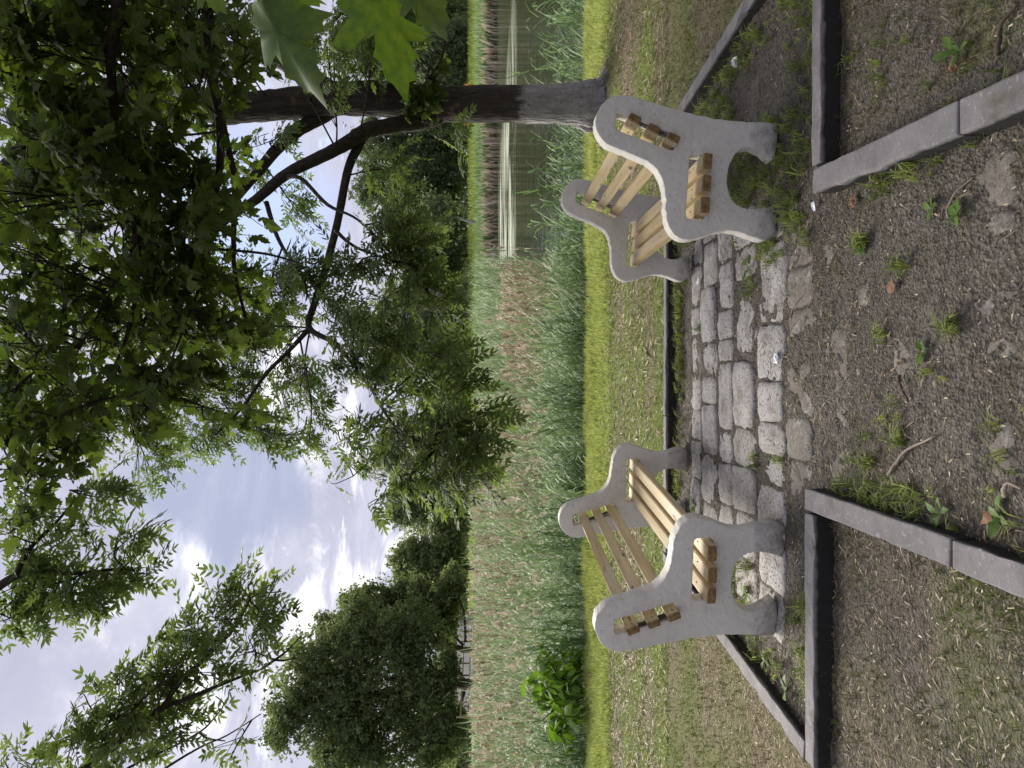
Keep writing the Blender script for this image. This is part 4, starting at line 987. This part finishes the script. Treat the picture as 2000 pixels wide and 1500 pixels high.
# ------------------------------------------------------------------ lawn, weeds and litter
def tuft(seed, k=5, spread=.35, curl=.5):
    r = np.random.default_rng(seed); V = []; f = []
    for i in range(k):
        a = r.uniform(0, 6.28); d = np.array([math.cos(a), math.sin(a), 0]); L = r.uniform(.6, 1.1); o = np.array([*r.normal(0, .12, 2), 0]); c = r.uniform(.1, 1) * curl
        strip(V, f, [o, o + d * spread * L * .4 + [0, 0, L * .55], o + d * spread * L * (1 + c) + [0, 0, L * (.95 - c * .5)]], .035, np.cross(d, [0, 0, 1.]))
    return np.array(V), f
TU = [tuft(i) for i in range(6)]; TL = [tuft(30 + i, 9, .55, 1.0) for i in range(5)]
def grass(name, label, x, y, h, rnd, T=TU, wide=1.0, mat='grass'):
    N = len(x); B = Batch(); a = rng.uniform(0, 6.28, N); c, s = np.cos(a), np.sin(a); z = 0 * a
    R = np.stack([np.stack([c, -s, rng.normal(0, .15, N)], -1), np.stack([s, c, rng.normal(0, .15, N)], -1), np.stack([z, z, z + 1], -1)], 1) * h[:, None, None] * np.array([wide, wide, 1])
    P = np.stack([x, y, height(x, y) - .004], -1); k = rng.integers(0, len(T), N)
    for q in range(len(T)):
        w = k == q; B.many(T[q], R[w], P[w], rnd[w])
    return tag(link(name, B.mesh(name), M[mat]), label, 'grass', kind='stuff')
def outside(x, y):
    return (~in_pad(x, y)) & (np.abs(x) < .72 * y + .9) & (np.hypot(x - TREE[0], y - TREE[1]) > .3 + .5 * rng.random(len(x)))
x, y = region(68000, (-7.6, 7.6), (5.25, 9.3), outside)
g = greenness(x, y); keep = rng.random(len(x)) < .25 + .75 * g; x, y, g = x[keep], y[keep], g[keep]
grass('lawn_grass', 'short mown grass between the paving and the lake', x, y, rng.uniform(.018, .05, len(x)) * (1 + 1.7 * sst(y + 1.0 * (fbm(x * .6, y, 1.3) - .5), 7.0, 8.6) * (.4 + 1.2 * fbm(x, y, 2.2))), np.clip(.22 + g * .72 + rng.normal(0, .16, len(x)) + .25 * (y > 7.5), 0, 1))  # blades outside the canopy also lightened in colour for the open sky
x, y = region(74000, (-4.2, 4.2), (1.2, 5.25), outside)
g = greenness(x, y) * 1.5; keep = rng.random(len(x)) < .35 + .6 * g; x, y, g = x[keep], y[keep], g[keep]
grass('worn_grass', 'thin worn grass on the trodden soil in front of the benches', x, y, rng.uniform(.010, .034, len(x)) * (.6 + 1.1 * fbm(x + 3, y, 2.8)), np.clip(.08 + g * .46 + rng.normal(0, .17, len(x)), 0, 1))
# tufts rooted along kerbs and bench feet
def along(a, b, n, jx=.05, jy=.05):
    t = rng.random(n); a, b = np.array(a[:2]), np.array(b[:2]); p = a + (b - a) * t[:, None] + rng.normal(0, 1, (n, 2)) * [jx, jy]; return p
pts = [along((-.1, 5.06), (.75, 5.06), 150, .03, .05), along((-1.2, 5.05), (-.2, 5.05), 40, .05, .04), along((.62, 3.45), (.85, 3.55), 60, .05, .06), along((.72, 3.12), (.95, 3.35), 60, .05, .08), along((-.40, 2.75), (-.40, 2.2), 60, .04, .1),
       along((1.75, 3.2), (1.75, 4.9), 90, .06, .1), along((1.0, 2.95), (1.9, 2.95), 70, .1, .06), along((-1.4, 3.05), (-.9, 3.05), 70, .1, .05), along((-1.35, 3.3), (-1.3, 4.2), 40, .06, .1), along((-.35, 2.25), (-.1, 2.45), 20, .05, .06),
       along((.78, 1.7), (.70, 2.6), 50, .04, .1), along((1.3, 2.7), (1.0, 2.2), 16, .1, .1), along((.9, 5.0), (1.7, 5.0), 60, .1, .05), along((-.3, 1.75), (-.1, 2.05), 14, .1, .1)]
q_ = np.stack([rng.uniform(.95, 1.86, 900), rng.uniform(2.9, 5.0, 900)], -1); pts.append(q_[fbm(q_[:, 0], q_[:, 1], 2.6) > .47])
q_ = np.stack([rng.uniform(-1.45, -.85, 420), rng.uniform(2.95, 5.0, 420)], -1); pts.append(q_[fbm(q_[:, 0], q_[:, 1], 2.6) > .5])
gp_ = [gp(1468, 553), gp(1475, 900), gp(1530, 905), gp(1375, 640), gp(1440, 470), gp(1700, 900), gp(1770, 520), gp(1730, 660), gp(1690, 470), gp(1860, 640)]
pts += [p[None, :2] + rng.normal(0, .022, (int(rng.integers(4, 9)), 2)) for p in gp_]
P = np.concatenate(pts)
grass('weedy_grass', 'long green grass tufts along the concrete edging and bench feet', P[:, 0], P[:, 1], rng.uniform(.03, .105, len(P)), np.clip(rng.normal(.62, .18, len(P)), 0, 1), TL, .8)
x, y = region(60000, (-1.6, 2.0), (1.2, 5.1), lambda x, y: in_pad(x, y) & (fbm(x + 3, y + 8, 3.0) > .54) & (np.abs(x) < .6 * y))
grass('moss', 'flat moss and short grass creeping over the bare path', x, y, rng.uniform(.004, .013, len(x)), np.clip(rng.normal(.28, .12, len(x)), 0, 1), TU, 1.2)
# flat straw, bits of bark and ash keys scattered on the soil
def litter(name, label, n, xr, yr, l0, l1, w, r0, r1, mat='straw', mask=None, lift=.004):
    x = rng.uniform(*xr, n); y = rng.uniform(*yr, n); m = (np.abs(x) < .58 * y + .4)
    if mask is not None: m &= mask(x, y)
    x, y = x[m], y[m]; N = len(x); a = rng.uniform(0, 6.28, N); ax = np.stack([np.cos(a), np.sin(a), rng.normal(0, .12, N)], -1); up = np.array([0, 0, 1.]) + rng.normal(0, .3, (N, 3))
    t = (np.array([(-.5, 0, 0), (-.15, w, .02), (.3, w * .8, .05), (.5, 0, .0), (.25, -w * .8, .02), (-.2, -w, .05)]), [(0, 5, 4, 3, 2, 1)])
    B = Batch(); B.many(t, frames(ax, up) * (l0 + (l1 - l0) * rng.random(N) ** 2)[:, None, None], np.stack([x, y, height(x, y) + lift + .006 * rng.random(N)], -1), rng.uniform(r0, r1, N))
    return tag(link(name, B.mesh(name), M[mat]), label, 'litter', kind='stuff')
litter('straw_litter', 'dry straw and grass clippings lying on the lawn', 15000, (-5, 5), (5.2, 8.6), .04, .12, .045, 0, .9)
litter('straw_litter', 'dry stalks and bark crumbs on the worn soil', 28000, (-2.4, 2.8), (1.2, 5.1), .006, .046, .05, 0, .9, mask=lambda x, y: fbm(x, y, 1.7) + .15 * rng.random(len(x)) > .52)
litter('twig_litter', 'fine dark twigs and stalks lying on the path and worn soil', 8000, (-2.2, 2.4), (1.2, 5.1), .012, .085, .020, 0, .3, mask=lambda x, y: fbm(x + 4, y, 1.6) + .2 * rng.random(len(x)) > .54, lift=.007)
litter('ash_keys', 'pale winged seeds and wood chips scattered over the paving', 1500, (-1.2, 1.6), (1.3, 3.8), .007, .022, .13, .8, 1, lift=.008, mask=lambda x, y: fbm(x + 9, y, 1.4) > .46)

CR = (np.array([(1, 0, 0), (-1, .1, 0), (.1, 1, 0), (-.1, -1, .1), (0, 0, .7), (0, 0, -.5)], float) * .5, [(0, 2, 4), (2, 1, 4), (1, 3, 4), (3, 0, 4), (2, 0, 5), (1, 2, 5)])
def crumbs(name, label, n, xr, yr, s0, s1, mat, mask=None):
    x, y = region(n, xr, yr, lambda x, y: (np.abs(x) < .58 * y + .4) & (mask(x, y) if mask else True)); N = len(x); B = Batch()
    B.many(CR, frames(uvec(N) * [1, 1, .3], np.array([0, 0, 1.]) + rng.normal(0, .2, (N, 3))) * (s0 + (s1 - s0) * rng.random(N) ** 3)[:, None, None], np.stack([x, y, height(x, y)], -1), rng.random(N))
    tag(link(name, B.mesh(name, False), M[mat]), label, 'soil', kind='stuff')
crumbs('soil_crumbs', 'crumbs of dark soil over the path and paving', 26000, (-1.5, 2), (1.2, 5.1), .004, .016, 'crumb', lambda x, y: fbm(x + 2, y, 1.9) + .2 * rng.random(len(x)) > .55)
crumbs('grit', 'pale grit scattered over the path and paving', 9000, (-1.5, 2), (1.2, 5.1), .003, .010, 'grit', lambda x, y: fbm(x, y + 6, 1.5) + .2 * rng.random(len(x)) > .6)
def weed(name, label, p, size, k=5, seed=0, toothed=False, tall=.5):
    r = np.random.default_rng(seed); z = float(height(p[0], p[1])); root = empty(name, (p[0], p[1], z)); tag(root, label, 'weed', 'broad-leaved weeds in the paving')
    half = [(0, .02), (.2, .10), (.35, .19), (.5, .24), (.68, .22), (.85, .12), (1, 0)] if not toothed else [(0, .02), (.2, .05), (.3, .15), (.36, .07), (.48, .2), (.54, .1), (.68, .22), (.76, .14), (.88, .12), (1, 0)]
    pts = half + [(x, -y) for x, y in half[-2::-1]]
    for i in range(k):
        a = i * 2.4 + r.normal(0, .3); L = size * r.uniform(.7, 1.15); el = r.uniform(.25, .9) * tall * 2; V = [(.5, 0, .04)]
        for x, y in pts: V.append((x, y, .04 - .35 * x * x * (1 - tall * .6) + .3 * abs(y)))
        n = len(pts); f = [(0, q, q % n + 1) for q in range(1, n + 1)]
        o = link('leaf', tmpl_mesh('leaf', (np.array(V) * L, f), M['weed_leaf']), None, root)
        o.location = (r.normal(0, .004), r.normal(0, .004), .004 + size * tall * .3 * i / k); o.rotation_euler = (r.normal(0, .2), -el * .7, a)
weeds = [((1465, 520), .15, 4, 1, 'toothed dandelion leaves leaning out from the foot of the bench by the tree'), ((1500, 240), .10, 6, 1, 'dandelion tuft growing over the rear foot of the bench by the tree'),
         ((1360, 985), .10, 6, 0, 'round-leaved weed under the seat of the bench away from the tree'), ((1330, 1100), .10, 5, 0, 'broad weed leaves beside the edging behind the bench away from the tree'),
         ((1462, 1160), .11, 6, 0, 'yellow-green weed between the feet of the bench away from the tree'), ((1545, 1345), .11, 4, 0, 'bright yellowish leaf standing above the dark front edging'),
         ((1500, 1290), .10, 5, 0, 'leafy weed by the edging behind the rear foot of the bench away from the tree'), ((1330, 780), .08, 7, 0, 'green weed growing against the edging between the two benches'), ((1315, 610), .09, 6, 0, 'leafy weed overhanging the edging near the bench by the tree'),
         ((1810, 685), .07, 5, 0, 'small seedling in the middle of the path'), ((1690, 478), .07, 8, 0, 'grey-green leafy sprig lying on the path near the bench by the tree'), ((1850, 1000), .09, 5, 0, 'broad-leaved weed beside the path edging away from the tree'),
         ((1965, 1010), .09, 5, 0, 'grey-green rosette at the bottom of the path'), ((1880, 100), .12, 5, 1, 'long weed leaves growing beside the pale path edging'), ((1640, 330), .10, 4, 0, 'weed leaves in the corner where the front edging meets the path edging by the tree'),
         ((1830, 280), .07, 5, 0, 'round leaf growing on the path side of the pale edging'), ((1340, 380), .09, 5, 0, 'weed leaves under the bench by the tree'), ((1440, 380), .12, 4, 0, 'large light leaf seen between the feet of the bench by the tree'), ((1880, 420), .09, 5, 0, 'grey-green weed on the bare path beside the edging by the tree'), ((1830, 410), .07, 4, 0, 'small pale weed with thin leaves on the path')]
for i, (q, s_, k, tt, lb) in enumerate(weeds): weed('weed', lb, gp(*q), s_ * .62, k, i, bool(tt), .55)

def stick(label, a, b, r, mat, bend=.02):
    p, q = gp(*a), gp(*b); p[2] = float(height(p[0], p[1])) + r * 1.2; q[2] = float(height(q[0], q[1])) + r * 1.2
    m = (p + q) / 2 + np.array([bend, bend * .5, .008]); base = m.copy(); base[2] = min(p[2], q[2]) - r
    root = empty('stick', base); tag(root, label, 'stick', 'sticks lying on the ground')
    B = Batch(); jt = lambda: np.array([*rng.normal(0, .004, 2), 0]); tube(B, catmull([p, (p * 2 + m) / 3 + jt() + [0, 0, .003], m + jt(), q], 4) + rng.normal(0, .0012, (13, 3)), np.interp(np.linspace(0, 1, 13), [0, .5, 1], [r, r * .85, r * .5]) * .72, 6, wob=.16); link('bark', B.mesh('stick'), M[mat], root, True)
stick('pale crooked stick lying on the path near the edging away from the tree', (1741, 928), (1836, 851), .009, 'stick')
stick('short dark stick lying in the middle of the path', (1765, 735), (1782, 785), .009, 'stick_dark')
stick('thin pale twig lying on the soil by the path edging near the tree', (1855, 425), (1902, 345), .006, 'stick')
stick('long thin stick at the bottom corner beyond the pale edging', (1950, 108), (1998, 5), .010, 'stick_dark')
stick('thin twig on the paving stones near the bench away from the tree', (1538, 898), (1566, 940), .004, 'stick')
stick('dark twig lying on the light stones by the far edging', (1375, 570), (1383, 620), .005, 'stick_dark')
stick('fine pale twig where the stones end near the bench by the tree', (1545, 620), (1588, 560), .004, 'stick')
stick('tan stick end at the bottom of the path', (1975, 968), (2010, 955), .010, 'stick')
def flake(name, label, q, size, mat, cat, seed):
    r = np.random.default_rng(seed); p = gp(*q); z = float(height(p[0], p[1])); n = 7; V = []
    for s in (1, .55):
        for j in range(n):
            a = j * 2 * math.pi / n; R_ = size * s * r.uniform(.6, 1.1); V.append((math.cos(a) * R_ * 1.4, math.sin(a) * R_, .010 + size * r.uniform(-.1, .45)))
    V.append((0, 0, .02)); f = [(j, (j + 1) % n, n + (j + 1) % n, n + j) for j in range(n)] + [(n + j, n + (j + 1) % n, 2 * n) for j in range(n)]
    T = np.array([len(t) for t in f]); m = np_mesh(name, np.array(V), np.concatenate([np.array(t) for t in f]), np.concatenate([[0], np.cumsum(T)[:-1]]), T, None, False)
    o = link(name, m, M[mat]); o.location = (p[0], p[1], z + .008); o.rotation_euler.z = r.uniform(0, 6); tag(o, label, cat)
flake('paper_scrap', 'crumpled white paper scrap by the edging between the bench and the tree', (1442, 122), .035, 'foil', 'litter', 1)
flake('paper_scrap', 'torn white scrap lying on the middle paving stones', (1526, 700), .028, 'foil', 'litter', 2)
flake('paper_scrap', 'white scrap on the path at the foot of the bench by the tree', (1598, 402), .020, 'foil', 'litter', 3)
flake('paper_scrap', 'small white scrap among the stones beside the far foot of the bench by the tree', (1368, 550), .018, 'foil', 'litter', 4)
for i, (q, lb) in enumerate([((1752, 560), 'brown dead leaf on the dark gritty patch of the path'), ((1945, 1010), 'reddish dead leaf near the bottom of the path edging'), ((1870, 130), 'pinkish dead leaf beside the pale path edging'), ((1372, 520), 'rusty dead leaf beside the far foot of the bench by the tree'), ((1675, 395), 'tan dead leaf at the start of the path near the tree side')]):
    flake('dead_leaf', lb, q, .022, 'dead_leaf', 'leaf', 10 + i)

# young broad-leaved bush at the water's edge
bp = np.array([at(1150, 1355, 9.1)[0], 9.1, 0.0]); bp[2] = float(height(bp[0], bp[1]))
BU = Tree('shrub', bp, 'bright green broad-leaved bush at the water edge in front of the reeds', None, M['twig'], M['twig'], M['shrub_leaf'], [(V * np.array([1, 1, 1]), f) for V, f in [(lambda h: (np.array([(.5, 0, .04)] + [(x, y, -.25 * x * x) for x, y in h + [(x, -y) for x, y in h[-2::-1]]]), [(0, q, q % 13 + 1) for q in range(1, 14)]))([(0, .02), (.2, .12), (.35, .2), (.5, .23), (.68, .2), (.85, .1), (1, 0)])]], .14, .5)
BU.root['category'] = 'bush'
for i in range(9):
    a = rng.uniform(0, 6.28); e = bp + np.array([math.cos(a) * .38, math.sin(a) * .3, rng.uniform(.4, .8)])
    BU.limb([bp + [0, 0, -.03], (bp + e) / 2 + [0, 0, .12], e], [.012, .008, .004], 'stem', 5)
for i in range(26):
    a = rng.uniform(0, 6.28); q = rng.random() ** .5 * rng.choice([.7, 1.0, 1.35])
    BU.clump(bp + np.array([math.cos(a) * .50 * q, math.sin(a) * .35 * q, .13 + .68 * rng.random() * (1.1 - .4 * q)]), (.15, .15, .15), 16, per=5, mainr=.004, thin=.002)
BU.finish(200, (.7, 1.7))

# sprouting leaves on the ash trunk
sp = at(835, 195, D0 - .25)
SP = Tree('maple_shoot', (sp[0], sp[1], sp[2] - .25), 'tuft of young lobed leaves hanging in front of the dark ash trunk', None, M['twig'], M['twig'], M['maple_leaf'], MAPLE, .11, .5)
SP.root['category'] = 'branch'
SP.limb(px_path([(870, 80), (860, 120), (840, 150), (815, 185), (800, 205)], D0 - .6, D0 - .35), np.array([6, 5, 4, 3, 2]) / 2 / F * D0, 'stem', 5)
for px, py, r, n in [(800, 200, (22, 16), 16), (830, 210, (26, 18), 22), (848, 190, (16, 18), 14), (820, 170, (22, 18), 16), (845, 150, (14, 20), 12), (855, 110, (12, 22), 12), (790, 215, (12, 10), 6)]: C(SP, px, py, D0 - .45, r, n, .12, per=4, mainr=.004, thin=.002)
SP.finish(120, (.7, 1.2))

# ------------------------------------------------------------------ small far things
def far_fence():
    a, b = at(922, 1215, 60), at(926, 1400, 46); root = empty('rail_fence', (a[0], a[1], float(gz(a[0], a[1])))); tag(root, 'low wooden rail fence behind the trunks on the left shore', 'fence')
    for i in range(9):
        p = a + (b - a) * i / 8; z = float(gz(p[0], p[1])); o = link('post', box_mesh('post', .10, .10, 1.5, .01, 1), M['fence_wood'], root, True); o.location = (p[0], p[1], z + .55)
    d = b - a; ang = math.atan2(d[1], d[0])
    for dz in (.55, 1.05):
        for i in range(8):
            p, q = a + d * i / 8, a + d * (i + 1) / 8; m = (p + q) / 2; z0, z1 = float(gz(p[0], p[1])), float(gz(q[0], q[1]))
            ln = math.hypot(*(q - p)[:2]); o = link('rail', box_mesh('rail', ln - .11, .05, .09, .008, 1), M['fence_wood'], root, True); o.location = (m[0], m[1], (z0 + z1) / 2 + dz); o.rotation_euler = (0, -math.atan2(z1 - z0, ln), ang)
far_fence()
hb = at(915, 1290, 95); hz = float(gz(hb[0], hb[1])); hr = empty('house', (hb[0], hb[1], hz)); tag(hr, 'low pale house with a dark roof glimpsed between the two oak trunks', 'house')
o = link('wall', box_mesh('wall', 11, 7, 3, .02, 1), M['wall_pale'], hr); o.location = (0, 0, 1.3)
bm = bmesh.new(); vs = [bm.verts.new(v) for v in ((-6, -4, 0), (6, -4, 0), (6, 4, 0), (-6, 4, 0), (-5, 0, 2.2), (5, 0, 2.2))]
for q in ((0, 1, 5, 4), (2, 3, 4, 5), (1, 2, 5), (3, 0, 4), (3, 2, 1, 0)): bm.faces.new([vs[i] for i in q])
m = bpy.data.meshes.new('roof'); bm.to_mesh(m); bm.free(); o = link('roof', m, M['roof_grey'], hr); o.location = (0, 0, 2.803)
for xx in (-3, 0, 3): o = link('window', box_mesh('window', 1.1, .08, 1.2, .01, 1), M['window'], hr); o.location = (xx, -3.52, 1.5)
lp = at(915, 1302, 85); lz = float(gz(lp[0], lp[1])); lr = empty('street_lamp', (lp[0], lp[1], lz)); tag(lr, 'slim white lamp post in front of the low house', 'lamp')
B = Batch(); tube(B, [(lp[0], lp[1], lz - .2), (lp[0], lp[1], lz + 1.5), (lp[0], lp[1], lz + 3.4)], [.07, .06, .05], 8); link('pole', B.mesh('pole'), M['wall_pale'], lr, True)
o = link('lamp_head', box_mesh('lamp_head', .5, .22, .12, .02, 1), M['wall_pale'], lr, True); o.location = (lp[0], lp[1], lz + 3.46)
for py, lb in ((165, 'thin orange post on the far dyke between the ash trunk and the huge leaf'), (243, 'thin orange marker post on the far dyke on the bench side of the ash trunk')):
    p = at(916, py, 112); z = float(gz(p[0], p[1])); r = empty('marker_post', (p[0], p[1], z)); tag(r, lb, 'post', 'orange marker posts on the far dyke')
    B = Batch(); tube(B, [(p[0], p[1], z - .2), (p[0], p[1], z + .7), (p[0], p[1], z + 1.3)], [.10, .10, .10], 8); link('post', B.mesh('post'), M['orange'], r, True)
    o = link('cap', box_mesh('cap', .26, .26, .08, .01, 1), M['orange'], r, True); o.location = (p[0], p[1], z + 1.34)
bd = at(388, 1103, 45); bo = empty('bird', bd); tag(bo, 'tiny dark bird flying in the bright clouds', 'bird')
B = Batch(); tube(B, [bd + [-.16, 0, 0], bd + [-.06, 0, .01], bd + [.06, 0, .01], bd + [.15, 0, .02]], [.012, .04, .04, .012], 8); link('body', B.mesh('body'), M['bird'], bo, True)
for s_ in (1, -1):
    V = np.array([(-.05, 0, .01), (.05, 0, .01), (.02, s_ * .16, .10), (-.06, s_ * .30, .05), (-.05, s_ * .14, .08)]) + bd
    link('wing', np_mesh('wing', np.concatenate([V, V - [0, 0, .008]]), [0, 1, 2, 3, 4, 9, 8, 7, 6, 5], [0, 5], [5, 5]), M['bird'], bo, True)
